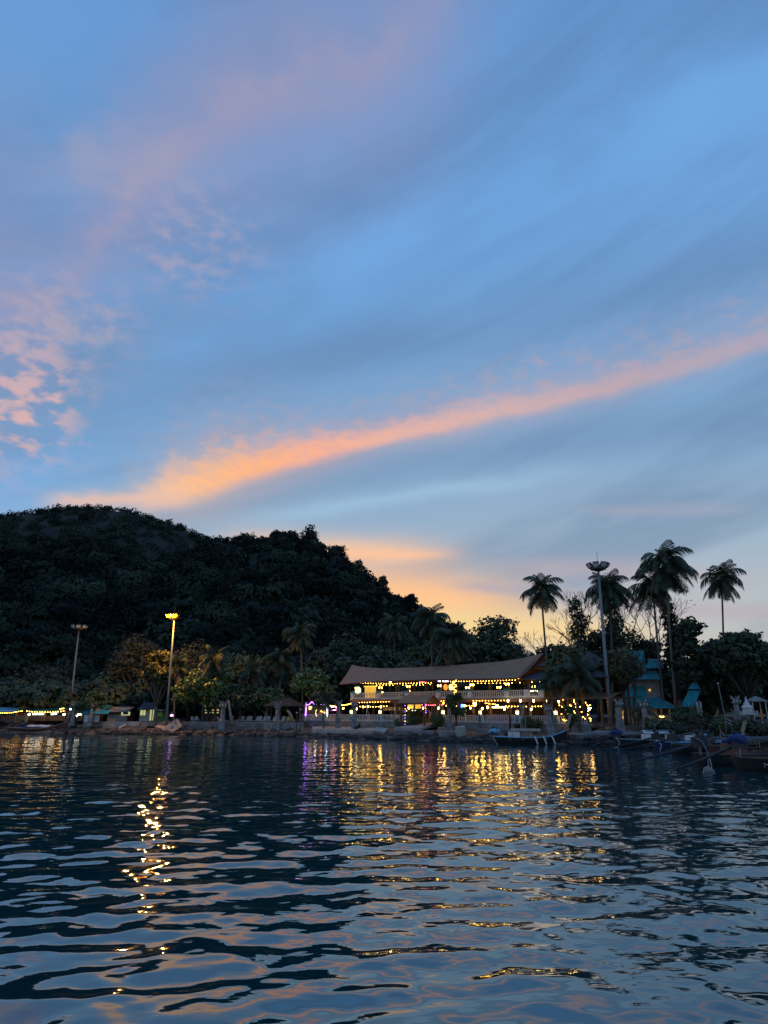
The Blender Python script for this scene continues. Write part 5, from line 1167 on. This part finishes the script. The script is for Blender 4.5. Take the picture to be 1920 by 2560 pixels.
# teal roofed hall
def tiled(root, name, quads, m, rows=9):
    """roof slopes laid in stepped courses; quads are eave-left, eave-right, ridge-right, ridge-left"""
    o = MB()
    for q in quads:
        a, b, c, d = (Vector(v) for v in q)
        nrm = (b - a).cross(d - a).normalized()
        if nrm.z < 0: nrm = -nrm
        for i in range(rows):
            t0, t1 = i / rows, (i + 1.15) / rows if i < rows - 1 else 1.0
            w = [a.lerp(d, t0) + nrm * .09, b.lerp(c, t0) + nrm * .09, b.lerp(c, t1) + nrm * .01, a.lerp(d, t1) + nrm * .01]
            o.extrude(w, nrm * -.06)
    return o.build(name, m, root)
TY = 103.0
hb = pos(1612, TY, 2.0); hall = empty('teal_hall', hb, 0, 'temple like hall with three tiers of teal tiled roofs behind the trees', 'hall')
def hx(px, py, dy=0.0): q = at(px, py, TY + dy) - hb; return (q.x, q.y, q.z)
tiled(hall, 'lower_roof', [(hx(1546, 1772), hx(1684, 1772), hx(1640, 1742, 3.2), hx(1558, 1742, 3.2))], M['teal_roof'], 8)
tiled(hall, 'lower_roof', [(hx(1684, 1772.5), hx(1690, 1766, 7), hx(1644, 1742, 4.5), hx(1640, 1742, 3.2))], M['teal_roof'], 8)
tiled(hall, 'skirt_roof', [(hx(1560, 1741, 3.3), hx(1618, 1741, 3.3), hx(1612, 1715, 4.2), hx(1566, 1715, 4.2))], M['teal_roof'], 6)
tiled(hall, 'middle_roof', [(hx(1568, 1699, 2.6), hx(1650, 1699, 2.6), hx(1642, 1678, 4.6), hx(1576, 1678, 4.6))], M['teal_roof'], 6)
tiled(hall, 'upper_roof', [(hx(1548, 1678, 3.4), hx(1616, 1676, 3.4), hx(1608, 1627, 6.4), hx(1560, 1629, 6.4))], M['teal_roof'], 11)
tiled(hall, 'wing_roof', [(hx(1614, 1671, 3.0), hx(1660, 1671, 3.0), hx(1652, 1648, 4.8), hx(1622, 1648, 4.8))], M['teal_roof'], 7)
a = hx(1556, 1800, 1.6); b = hx(1676, 1770, 1.6); MB().box(((a[0] + b[0]) / 2, 3.2, b[2] / 2), (b[0] - a[0], 3.0, b[2] + .1)).build('lower_wall', M['cream'], hall)
a = hx(1568, 1742, 4.4); b = hx(1648, 1698, 4.4); MB().box(((a[0] + b[0]) / 2, 5.6, (a[2] + b[2]) / 2), (b[0] - a[0], 2.2, b[2] - a[2] + .8)).build('upper_wall', M['concrete_pale'], hall)
a = hx(1572, 1698, 4.8); b = hx(1640, 1660, 4.8); MB().box(((a[0] + b[0]) / 2, 6.2, (a[2] + b[2]) / 2), (b[0] - a[0], 1.6, b[2] - a[2])).build('clerestory', M['wood'], hall)
for px in (1560, 1590, 1620, 1650, 1672): q = hx(px, 1770, 1.2); MB().tube([(q[0], .9, 0), (q[0], .9, q[2])], .13, 8).build('column', M['cream'], hall)
q = hx(1658, 1778, 1.4); MB().box((q[0], 1.64, q[2]), (1.5, .08, .9)).build('window', M['wood'], hall)
q = hx(1627, 1725, 4.0); MB().box((q[0], 4.45, q[2]), (.24, .08, .3)).build('lit_window', G['amber'], hall)
string_lights('few orange bulbs under the eave of the teal hall', [lp(1648, 1791, 101), lp(1660, 1791, 101)], 6, 'warm', .05, .05, 'lights of the hall')
p = pos(1562, 96, 2.0); root = empty('golden_lantern', p, 0, 'golden lit lantern figure right of the blue stained pillar', 'lantern'); MB().lathe([(.25, 0), (.16, .5), (.22, 1.0), (.10, 1.3), (.18, 1.55), (.05, 1.9)], 8).build('body', glow('golden_glow', (1.0, .5, .1), .9), root, True); MB().box((0, 0, .05), (.6, .6, .14)).build('plinth', M['concrete'], root)
# second teal building
hb = pos(1728, 98, 2.0); hall = empty('teal_pavilion', hb, 0, 'smaller pavilion with two tier teal roof and white columns', 'pavilion')
TY = 98.0
tiled(hall, 'lower_roof', [(hx(1702, 1767), hx(1737, 1767), hx(1751, 1726, 3), hx(1722, 1726, 3))], M['teal_roof'], 9)
tiled(hall, 'upper_roof', [(hx(1720, 1723, 2.6), hx(1751, 1723, 2.6), hx(1742, 1707, 4.2), hx(1732, 1706, 4.2))], M['teal_roof'], 5)
for px in (1722, 1731, 1740, 1749): q = hx(px, 1755, 1.0); MB().tube([(q[0], .8, 0), (q[0], .8, q[2])], .12, 8).build('column', M['white'], hall)
a = hx(1706, 1765, 2); b = hx(1750, 1800, 2); MB().box(((a[0] + b[0]) / 2, 4.0, 1.6), (b[0] - a[0], .3, 3.2)).build('wall', M['stucco_dark'], hall)
# shrine
p = pos(1880, 83, 0); p.z = zat(1812, 83); root = empty('spirit_house', p, 0, 'ornate white spirit house on a post at the right', 'shrine')
z1 = zat(1786, 83) - p.z; MB().lathe([(.16, 0), (.12, z1 * .5), (.2, z1)], 8).build('post', M['concrete_pale'], root)
MB().box((0, 0, z1 + .06), (1.7, 1.2, .12)).build('platform', M['white'], root)
for k in range(6):
    for sy in (-.55, .55): MB().lathe([(.05, 0), (.07, .1), (.03, .3)], 6, (-.75 + .3 * k, sy, z1 + .12)).build('railing_post', M['white'], root)
MB().box((0, 0, z1 + .42), (.8, .7, .6)).build('cella', M['white'], root); MB().lathe([(.62, 0), (.5, .2), (.34, .28), (.3, .5), (.16, .6), (.1, .9), (.02, 1.25)], 8, (0, 0, z1 + .72)).build('spire_roof', M['white'], root)
MB().box((0, 0, -.2 + .1), (.8, .8, .3)).build('base', M['concrete'], root)
p = pos(1898, 92, 2.0); root = empty('white_shelter', p, 0, 'white roofed shelter behind the spirit house', 'shelter'); ze = zat(1752, 92) - 2; hip(root, 'roof', 1.0, .9, ze, ze + .55, .1, M['concrete'])
for sx in (-.8, .8):
    for sy in (-.7, .7): MB().tube([(sx, sy, 0), (sx, sy, ze)], .05, 5).build('post', M['white'], root)
for lb, px, Y, t_, b_ in (('saffron cloth tied round the trunk right of the spirit house', 1906, 82, 1775, 1796), ('small saffron cloth behind the pillar nearest the shrine', 1794, 86, 1776, 1784)):
    c = at(px, b_, Y); root = empty('saffron_cloth', c, 0, lb, 'cloth'); hh = zat(t_, Y) - c.z; w = 5 * Y / 1856 * 1.2
    m_ = MB().sheet([[(w * (i / 6 - .5) * (1 - .25 * j), .08 * math.sin(i * 1.5 + j), hh * j / 3 + .1 * i / 6) for i in range(7)] for j in range(4)], .02); m_.build('cloth', M['orange_flag'], root)
p = pos(1818, 84, 1.9); root = empty('flagpole', p, 0, 'bare leaning flagpole near the pillar by the shrine', 'flagpole', rot=(0, R(-5), 0)); zt = zat(1708, 84) - 1.9; MB().tube([(0, 0, -.2), (0, 0, zt)], [.07, .04], 6).build('pole', M['steel'], root); MB().ball((0, 0, zt), .09, 6, 4).build('finial', M['white'], root)
p = pos(1755, 84, 1.9); root = empty('white_statue', p, 0, 'pale slender statue right of the topiary', 'statue'); MB().lathe([(.22, 0), (.2, .6), (.14, 1.6), (.2, 2.2), (.1, 2.5), (.16, 2.75), (.04, 3.0)], 8).build('figure', M['concrete_dark'], root, True); MB().box((0, 0, .08), (.6, .6, .2)).build('plinth', M['concrete'], root)

# ------------------------------------------------------------------ boats
def hull_pts(Ln, B, bow, n=19, m=9, inner=0.0, stern_h=.75, bow_p=2.6):
    rows = []
    for i in range(n):
        t = -1 + 2 * i / (n - 1); w = B * (1 - max(0, t) ** 2.2 * .97) * (1 - max(0, -t) ** 4 * .35) - inner
        w = max(w, .03); zs = stern_h + bow * max(0, t) ** bow_p + .12 * max(0, -t) ** 2 - inner * .2; zk = -.35 + .75 * bow * max(0, t) ** 4 + inner * 2.2
        rows.append([(t * Ln / 2 + .10 * max(0, t) ** 6 * Ln * .3, w * s_, zk + (zs - zk) * abs(s_) ** 2.2) for s_ in np.linspace(-1, 1, m)])
    return rows
def hull(root, Ln, B, bow, m, rail='wood_pale', stern_h=.75):
    o = MB(); rows = hull_pts(Ln, B, bow, stern_h=stern_h); n, mm = len(rows), len(rows[0])
    o.add([p for r_ in rows for p in r_], [(i * mm + j, (i + 1) * mm + j, (i + 1) * mm + j + 1, i * mm + j + 1) for i in range(n - 1) for j in range(mm - 1)] + [tuple(range(mm))])
    ir = hull_pts(Ln * .985, B, bow, inner=.07, stern_h=stern_h)
    o.add([p for r_ in ir for p in r_], [(i * mm + j + 1, (i + 1) * mm + j + 1, (i + 1) * mm + j, i * mm + j) for i in range(n - 1) for j in range(mm - 1)])
    h_ = o.build('hull', M[m], root, True)
    for sd in (0, -1): MB().tube([r_[sd] for r_ in rows], .05, 5).build('gunwale', M[rail], root)
    for t in (4, 7, 10, 13): q = rows[t]; MB().box((q[0][0], 0, q[0][2] - .22), (.24, abs(q[0][1]) * 1.9, .05)).build('thwart', M['wood_pale'], root)
    return rows
def prow(root, Ln, bow, m='wood_pale', tall=1.6, ribbon=None, lean=.35, stern_h=.75):
    x = Ln / 2 * 1.0; z = stern_h + bow; MB().extrude([(x - .35, -.07, z - .35), (x + .05, -.07, z - .25), (x + .05 + lean * tall + .12, -.07, z + tall), (x + lean * tall - .16, -.07, z + tall - .05)], (0, .14, 0)).build('prow_post', M[m], root)
    if ribbon:
        for k, c in enumerate(ribbon): MB().lathe([(.12, -.12), (.22, 0), (.12, .12)], 8, (x + .08 * k, 0, z + .15 + .2 * k)).build('ribbon', M[c], root)
        MB().tube([(x + .05, -.15, z + .1), (x + .1, -.2, z - .5), (x + .05, -.18, z - .9)], [.07, .05, .03], 5).build('ribbon_tail', M[ribbon[0]], root)
def engine(root, Ln, tarp=None, shaft=5.5, eyaw=0.0, down=.20, z=.95, big=1.0, up=0.0):
    x = -Ln / 2; e = empty('engine', (x + .15, 0, z)); e.parent = root; e.rotation_euler = (0, 0, eyaw)
    MB().box((0, 0, .28 * big), (.75 * big, .5 * big, .55 * big)).box((.1, 0, .62 * big), (.4 * big, .34 * big, .2 * big)).tube([(.25 * big, .1, .6 * big), (.25 * big, .1, 1.0 * big)], .05, 6).build('engine_block', M['dark_metal'], e)
    MB().lathe([(.14, 0), (.2, .06), (.2, .22), (.12, .28)], 10, (-.1, 0, .72 * big)).build('air_filter', M['black'], e)
    MB().tube([(-.3, 0, .2), (-shaft * .5, 0, .2 - down * shaft * .5 + up * .2), (-shaft, 0, .2 - down * shaft)], [.10 * big, .075 * big, .05], 6).build('propeller_shaft', M['dark_metal'], e)
    pr = MB()
    for k in range(3): a = k * 2.09; pr.extrude([(-shaft, 0, .2 - down * shaft), (-shaft - .03, math.cos(a) * .2 - .06, .2 - down * shaft + math.sin(a) * .2), (-shaft - .03, math.cos(a) * .2 + .06, .2 - down * shaft + math.sin(a) * .2 + .05)], (-.02, 0, 0))
    pr.build('propeller', M['dark_metal'], e)
    MB().tube([(.3, 0, .4), (1.1, .1, .75), (1.8, .1, .7)], [.035, .03, .03], 5).build('tiller', M['steel'], e)
    MB().tube([(0, -.3, -.5), (0, -.3, .1)], .05, 5).tube([(0, .3, -.5), (0, .3, .1)], .05, 5).build('mount', M['steel'], e)
    if tarp: o = MB(); rock_lump(o, (0, 0, .5 * big), (1.15 * big, .75 * big, .62 * big), 5, 14, 8); o.build('tarp', M[tarp], e, True)
def canopy(root, x0, x1, w, z0, z1, m, sag=.12, posts='wood_pale'):
    MB().sheet([[(x0 + (x1 - x0) * i / 6, w * (j / 4 - .5) * 2, z1 - sag * (abs(j / 4 - .5) * 2) ** 2 * 2) for i in range(7)] for j in range(5)], .05).build('canopy', M[m], root)
    for x in (x0 + .15, (x0 + x1) / 2, x1 - .15):
        for y in (-w * .92, w * .92): MB().tube([(x, y, z0), (x, y, z1 - sag * 1.7)], .03, 5).build('canopy_post', M[posts], root)
def longtail(label, px, wy, yaw, Ln=10.5, B=.95, bow=1.0, m='hull', tarp=None, rail='wood_pale', cano=None, ribbon=None, eng=True, tall=1.5, group='longtail boats', **ek):
    Y = CAM_H * 1925 / (wy - HZ); p = pos(px, Y, 0); root = empty('longtail_boat', (p.x, p.y, 0), yaw, label, 'boat', group)
    hull(root, Ln, B, bow, m, rail); prow(root, Ln, bow, 'wood_pale', tall, ribbon)
    if eng: engine(root, Ln, tarp, **ek)
    if cano: canopy(root, *cano)
    return root
b = longtail('brown varnished longtail boat with white covered cargo, nearest of the left group', 92, 1831, R(-7), 10.4, .95, 1.15, 'hull_red', ribbon=['orange', 'red'], tall=1.5)
MB().sheet([[(-1.6 + i * .6, -.8 + .4 * j, 1.05 + .25 * math.sin(PI * j / 4) + .05 * math.sin(i * 2)) for i in range(8)] for j in range(5)], .05).build('cover', M['canvas'], b)
MB().box((-2.2, -.2, .95), (.7, .8, .5)).build('cargo', M['blue_tarp'], b); MB().box((-.3, -.55, .85), (1.6, .25, .35)).build('cargo', M['blue_tarp'], b)
for k, (px, wy, yw, mm) in enumerate(((14, 1829, -10, 'hull_blue'), (48, 1826, -14, 'hull'), (72, 1824.5, -16, 'hull_red'), (88, 1823.5, -14, 'hull'), (108, 1822.5, -16, 'hull'))):
    b = longtail(['dark blue longtail boat cut by the left edge', 'black longtail boat just behind the brown one', 'brown longtail boat third from the water in the left group', 'black longtail boat fourth from the water in the left group', 'farthest black longtail boat of the left group'][k], px - 8, wy, R(yw), 9.0, .9, 1.1, mm, eng=k < 2, tall=1.7, cano=(-2.2, .6, .8, .7, 1.75, 'canvas') if k in (1, 3) else None)
b = longtail('black longtail boat with three hanging white fenders moored below the leaning pillar', 1326, 1859, R(-4), 8.6, .95, .95, 'hull', 'blue_light', 'blue_light', (-2.3, 1.2, .85, .8, 1.75, 'wood_pale'), ['orange', 'wood_pale'], tall=1.75, shaft=4.8, down=.22, eyaw=R(-12))
for x in (.35, 1.35, 2.35): MB().tube([(x, -.98, .95), (x + .18, -1.08, .62), (x + .38, -1.06, .05)], [.07, .09, .08], 8).build('fender', M['canvas'], b)
MB().box((-1.9, -.3, 1.0), (1.3, .9, .8)).build('cabin_box', M['canvas'], b); MB().box((-.9, .2, .9), (.5, .5, .7)).build('cool_box', M['canvas'], b); MB().box((-.35, -.55, 1.05), (1.2, .1, .95)).build('side_screen', M['wood_pale'], b)
MB().tube([(-4.3, -.5, .8), (-4.2, -.8, .4), (-3.9, -.8, -.05)], .04, 5).build('mooring_rope', M['rope'], b); MB().tube([(-.55, -.9, .7), (-.55, -.9, 3.1)], .035, 5).build('mast_pole', M['wood_pale'], b)
p = pos(1266, 90.5, 0); root = empty('mooring_buoy', (p.x, p.y, 0), 0, 'faded red buoy floating at the stern of the black boat with fenders', 'buoy'); MB().ball((0, 0, .15), .32, 10, 6).build('float', M['wood_red'], root, True); MB().tube([(.0, 0, .45), (.15, 0, .55), (.25, 0, .4)], .03, 5).build('loop', M['rope'], root)
b = longtail('black longtail boat with light blue canopy and blue tarped engine', 1650, 1867, R(-8), 9.2, .95, .8, 'hull', 'blue_tarp', 'steel', (-1.7, 1.4, .85, .8, 1.75, 'canvas'), None, tall=1.2, shaft=5.0, down=.24, eyaw=R(-6), big=1.1)
MB().box((-.1, -.4, 1.74), (2.6, .5, .08)).build('canopy_trim', M['blue_light'], b); MB().box((-1.4, -.4, 1.0), (.9, .8, .8)).build('cabin_box', M['canvas'], b); MB().box((.7, -.5, 1.0), (.35, .4, .9)).build('cool_box', M['canvas'], b)
MB().tube([(-4.6, -.55, 1.0), (-4.3, -.8, .5), (-4.5, -.85, .05), (-5.0, -.8, -.03)], .05, 5).build('mooring_rope', M['rope'], b)
b = longtail('dark blue longtail boat with bright blue cover and barrel', 1748, 1874, R(-10), 8.4, .95, .8, 'hull_blue', None, 'blue_light', None, None, tall=1.3, shaft=4.8, down=.22, eyaw=R(-4), big=1.1)
MB().sheet([[(-.4 + i * .35, -.8 + .4 * j, 1.55 - .1 * (j == 0)) for i in range(6)] for j in range(5)], .06).build('cover', M['blue_light'], b); MB().box((.5, -.2, 1.1), (1.7, 1.2, .8)).build('cabin_box', M['blue_tarp'], b); MB().lathe([(.34, 0), (.38, .1), (.38, .85), (.34, .95)], 12, (-2.2, -.3, .55)).build('barrel', M['blue_tarp'], b); MB().box((-.9, -.5, 1.2), (.9, .1, .5)).build('side_screen', M['canvas'], b)
MB().tube([(-4.1, -.55, 1.0), (-3.7, -.85, .5), (-3.9, -.9, .02)], .05, 5).build('mooring_rope', M['rope'], b)
b = longtail('near longtail boat with long black shaft reaching left over the water', 1872, 1908, R(22), 9.5, 1.0, .9, 'hull', None, 'wood', None, None, tall=1.3, shaft=5.6, down=.26, eyaw=R(-36), z=1.25, big=1.35)
MB().tube([(-4.7, -.3, 1.8), (-5.4, -.5, 1.95), (-4.9, -.6, 1.7), (-4.6, -.7, 1.0), (-4.7, -.75, -.02)], .045, 6).build('hoop_pipe', M['steel'], b); MB().tube([(-4.5, -.6, 1.0), (-4.55, -.8, .5), (-4.5, -.85, -.05)], .045, 5).build('mooring_rope', M['rope'], b)
MB().box((-1.2, .1, 1.1), (1.6, 1.0, .8)).build('cabin_box', M['wood_red'], b)
b = longtail('nearest dark longtail boat cut by the right edge with blue tarped engine', 2030, 1922, R(6), 10.5, 1.05, 1.0, 'hull', 'blue_tarp', 'wood', None, None, tall=1.3, shaft=4.6, down=.36, eyaw=R(-14), z=1.35, big=1.3)
MB().ball((-3.2, -1.1, .75), .17, 8, 6, 1.3).build('float', M['white'], b, True); MB().tube([(-4.0, -1.0, .3), (-4.1, -1.1, .5), (-3.5, -1.12, .35), (-2.8, -1.1, .1), (-2.4, -1.1, .02)], .04, 5).build('mooring_rope', M['rope'], b); MB().tube([(-2.6, -1.15, .02), (-1.6, -1.4, .5), (0, -1.2, .9)], .025, 5).build('stern_line', M['rope'], b)
p = pos(1772, 49.5, 0); root = empty('mooring_buoy', (p.x, p.y, 0), 0, 'grey buoy with white hoop floating below the long black shaft', 'buoy'); MB().ball((0, 0, .08), .32, 10, 6, .7).build('float', M['concrete'], root, True); MB().tube([(-.35, 0, .0), (-.3, 0, .25), (0, -.05, .38), (.3, 0, .15), (.38, 0, -.05)], .035, 6).build('loop', M['rope'], root)
def speedboat(label, px, wy, yaw, Ln, can, zc, mcan='canvas_dark', frame='steel'):
    Y = CAM_H * 1925 / (wy - HZ); p = pos(px, Y, 0); root = empty('tour_boat', (p.x, p.y, 0), yaw, label, 'boat', 'tour boats with sun canopies'); hull(root, Ln, 1.15, .45, 'hull', 'white', .9)
    x0, x1 = can
    MB().sheet([[(x0 + (x1 - x0) * i / 8, 1.1 * (j / 4 - .5) * 2, zc - .10 * (abs(j / 4 - .5) * 2) ** 2 - .28 * abs(i / 4 - 1) ** 3) for i in range(9)] for j in range(5)], .05).build('canopy', M[mcan], root)
    for x in (x0 + .2, x1 - .2):
        MB().tube([(x, -1.0, .9), (x, -1.05, zc - .35), (x, -.8, zc - .12), (x, .8, zc - .12), (x, 1.05, zc - .35), (x, 1.0, .9)], .035, 6).build('frame_hoop', M[frame], root)
    for x in np.linspace(x0 + .5, x1 - .5, 3): MB().box((x, 0, 1.05), (.4, 1.6, .45)).build('bench', M['canvas'], root)
    MB().box((x1 - .1, 0, 1.35), (.5, 1.2, .5)).build('console', M['white'], root)
speedboat('dark canopied tour boat behind the two longtail boats', 1692, 1866, R(-12), 7.0, (-2.4, .7), 2.55)
speedboat('dark canopied tour boat with hooped frame near the flag', 1850, 1868, R(-8), 7.5, (-2.0, 2.0), 2.9)
speedboat('tour boat with blue cabin at the right edge', 1935, 1868, R(-15), 7.0, (-2.0, 2.0), 2.95)
longtail('low black longtail boat between the canopied boats and the near shaft', 1812, 1884, R(-14), 9.0, .95, .9, 'hull', None, 'wood', None, None, tall=1.5, shaft=5.0, down=.22, eyaw=R(-20), z=1.05, big=1.15)
longtail('dark brown longtail boat behind the nearest boat at the right edge', 1915, 1890, R(-18), 9.0, .95, .9, 'hull_red', None, 'wood', (-1.8, .8, .85, .8, 1.7, 'canvas_dark'), None, tall=1.5, shaft=5.0, down=.24, eyaw=R(-16), z=1.05, big=1.15)
b = longtail('longtail boat drawn up behind the blue covered boat with pale prow post', 1712, 1862, R(14), 8.0, .9, .8, 'hull', None, 'wood', None, None, eng=False, tall=1.9)
def flag(label, px, py, Y, w, h, drape):
    c = at(px, py, Y); root = empty('striped_flag', c, R(-10), label, 'flag', 'flags on the boats'); MB().tube([(0, 0, -h - .9), (0, 0, .25)], .025, 5).build('staff', M['steel'], root)
    for k, (m, a_, b_) in enumerate((('red', 0, .1667), ('canvas', .1667, .333), ('navy', .333, .667), ('canvas', .667, .833), ('red', .833, 1.0))):
        MB().sheet([[(w * (.1 + .9 * i / 8) * (1 - .5 * drape), .10 * math.sin(i * 1.2), -h * q - drape * h * .9 * (i / 8)) for i in range(9)] for q in (a_, b_)], .012).build('stripe', M[m], root)
flag('red white and blue striped flag hanging at the stern of the near boat', 1800, 1822, 58, .75, .7, .95)
flag('red white and blue striped flag on the canopied boat behind', 1812, 1792, 76, .9, .6, .6)

# ------------------------------------------------------------------ people
def person(label, p, rz, joints, edges, rad, cloth, group=None, head=None, s=1.0):
    root = empty('person', p, rz, label, 'person', group)
    m = bpy.data.meshes.new('body'); m.from_pydata([Vector(j) * s for j in joints], edges, []); m.update(); o = link('body', m, M[cloth], root)
    sk = o.modifiers.new('skin', 'SKIN'); sv = m.skin_vertices[0].data
    for q, r_ in zip(sv, rad): q.radius = (r_ * s, r_ * s)
    sv[0].use_root = True; sb = o.modifiers.new('subdivision', 'SUBSURF'); sb.levels = 1; sb.render_levels = 1
    hc = Vector(head) * s; f = MB(); f.lathe([(.02, -.13), (.06, -.12), (.08, -.03), (.085, .04), (.06, .10), (.02, .12)], 10, hc, 1, 1.1); f.extrude([hc + Vector((-.012, -.09, -.03)), hc + Vector((.012, -.09, -.03)), hc + Vector((0, -.085, .02))], (0, -.025, 0)); f.build('head', M['skin'], root, True)
    MB().lathe([(.09, -.03), (.102, .03), (.085, .10), (.03, .14)], 10, hc + Vector((0, .03, 0)), 1, 1.05).build('hair', M['hair'], root, True)
    return root
STAND = ([(0, 0, .95), (0, 0, 1.2), (0, 0, 1.42), (0, 0, 1.55), (.18, 0, 1.40), (.24, .02, 1.12), (.24, -.06, .88), (.24, -.08, .78), (-.18, 0, 1.40), (-.24, .02, 1.12), (-.24, -.06, .88), (-.24, -.08, .78), (.1, 0, .88), (.11, -.02, .48), (.11, .02, .08), (.11, -.12, .03), (-.1, 0, .88), (-.11, -.02, .48), (-.11, .02, .08), (-.11, -.12, .03)],
         [(0, 1), (1, 2), (2, 3), (2, 4), (4, 5), (5, 6), (6, 7), (2, 8), (8, 9), (9, 10), (10, 11), (0, 12), (12, 13), (13, 14), (14, 15), (0, 16), (16, 17), (17, 18), (18, 19)],
         [.15, .13, .15, .06, .07, .05, .038, .03, .07, .05, .038, .03, .09, .065, .045, .04, .09, .065, .045, .04], (0, -.02, 1.66))
SIT = ([(0, 0, .52), (0, .02, .78), (0, .02, 1.0), (0, .01, 1.12), (.18, .02, .98), (.25, -.08, .74), (.16, -.3, .72), (.12, -.36, .74), (-.18, .02, .98), (-.25, -.08, .74), (-.16, -.3, .72), (-.12, -.36, .74), (.1, -.05, .50), (.11, -.42, .50), (.11, -.42, .10), (.11, -.54, .03), (-.1, -.05, .50), (-.11, -.42, .50), (-.11, -.42, .10), (-.11, -.54, .03)], STAND[1], STAND[2], (0, -.02, 1.24))
CROUCH = ([(0, 0, .22), (0, -.02, .45), (0, -.08, .66), (0, -.12, .76), (.17, -.08, .64), (.24, -.28, .45), (.14, -.48, .42), (.1, -.54, .40), (-.17, -.08, .64), (-.24, -.28, .45), (-.14, -.48, .42), (-.1, -.54, .40), (.1, -.06, .22), (.14, -.40, .48), (.12, -.36, .10), (.12, -.50, .03), (-.1, -.06, .22), (-.14, -.40, .48), (-.12, -.36, .10), (-.12, -.50, .03)], STAND[1], STAND[2], (0, -.18, .88))
q = at(900, 1822, 108.6); q.z = 1.16; person('person in dark clothing crouching on the landing', q, R(-60), *CROUCH[:3], 'dark_cloth', None, CROUCH[3])
q = q + Vector((-.55, -.1, 0)); root = empty('dark_bag', q, 0, 'dark bag beside the crouching person on the landing', 'bag'); o = MB(); rock_lump(o, (0, 0, .17), (.6, .36, .34), 9, 10, 6); o.build('body', M['dark_cloth'], root, True); MB().tube([(-.15, 0, .3), (0, 0, .48), (.15, 0, .3)], .02, 5).build('handle', M['black'], root)
for lb, px, n, pose, c, rz in (('person in dark clothes standing left in the entrance', 1052, -1.2, STAND, 'dark_cloth', .3), ('person in dark clothes standing right in the entrance', 1070, -1.6, STAND, 'dark_cloth', -.4), ('person with a pale shirt behind the entrance railing', 1074, -.6, STAND, 'pale_cloth', .2),
        ('seated guest with pale top left behind the terrace railing', 922, -1.0, SIT, 'pale_cloth', .5), ('seated guest in dark top beside the pale topped guest', 933, -.9, SIT, 'dark_cloth', -.6), ('seated guest right of the lit pillar behind the railing', 979, -1.0, SIT, 'pale_cloth', .4), ('seated guest left of the porch behind the railing', 992, -1.0, SIT, 'pale_cloth', -.3)):
    b = on(px, n, GF + .022 if n > -1.15 else 2.1); person(lb, b, YAW + rz, *pose[:3], c, 'guests of the restaurant', pose[3])
    if pose is SIT:
        st = empty('stool', b, YAW, 'stool under the ' + lb, 'stool', 'stools of the guests'); MB().box((0, .03, .40), (.42, .42, .06)).build('seat', M['wood'], st); MB().tube([(0, .03, 0), (0, .03, .38)], .06, 6).build('leg', M['wood'], st)
q = lp(2 , 1797, 132); person('person standing by the far left tent', (q.x, q.y, 1.7), .4, *STAND[:3], 'dark_cloth', None, STAND[3])
# birds
for lb, px, py in (('upper of two small birds flying right of the tallest palm', 1728, 1502), ('lower of two small birds flying right of the tallest palm', 1737, 1513)):
    c = at(px, py, 130); root = empty('bird', c, R(20), lb, 'bird', 'birds in the sky'); MB().tube([(-.22, 0, 0), (-.08, 0, .02), (.1, 0, .03), (.2, 0, .04)], [.01, .055, .05, .015], 6).build('body', M['black'], root, True)
    for sy in (-1, 1): MB().extrude([(-.06, sy * .03, .03), (.08, sy * .03, .03), (.06, sy * .25, .14), (-.02, sy * .45, .10)], (0, 0, .012)).build('wing', M['black'], root)
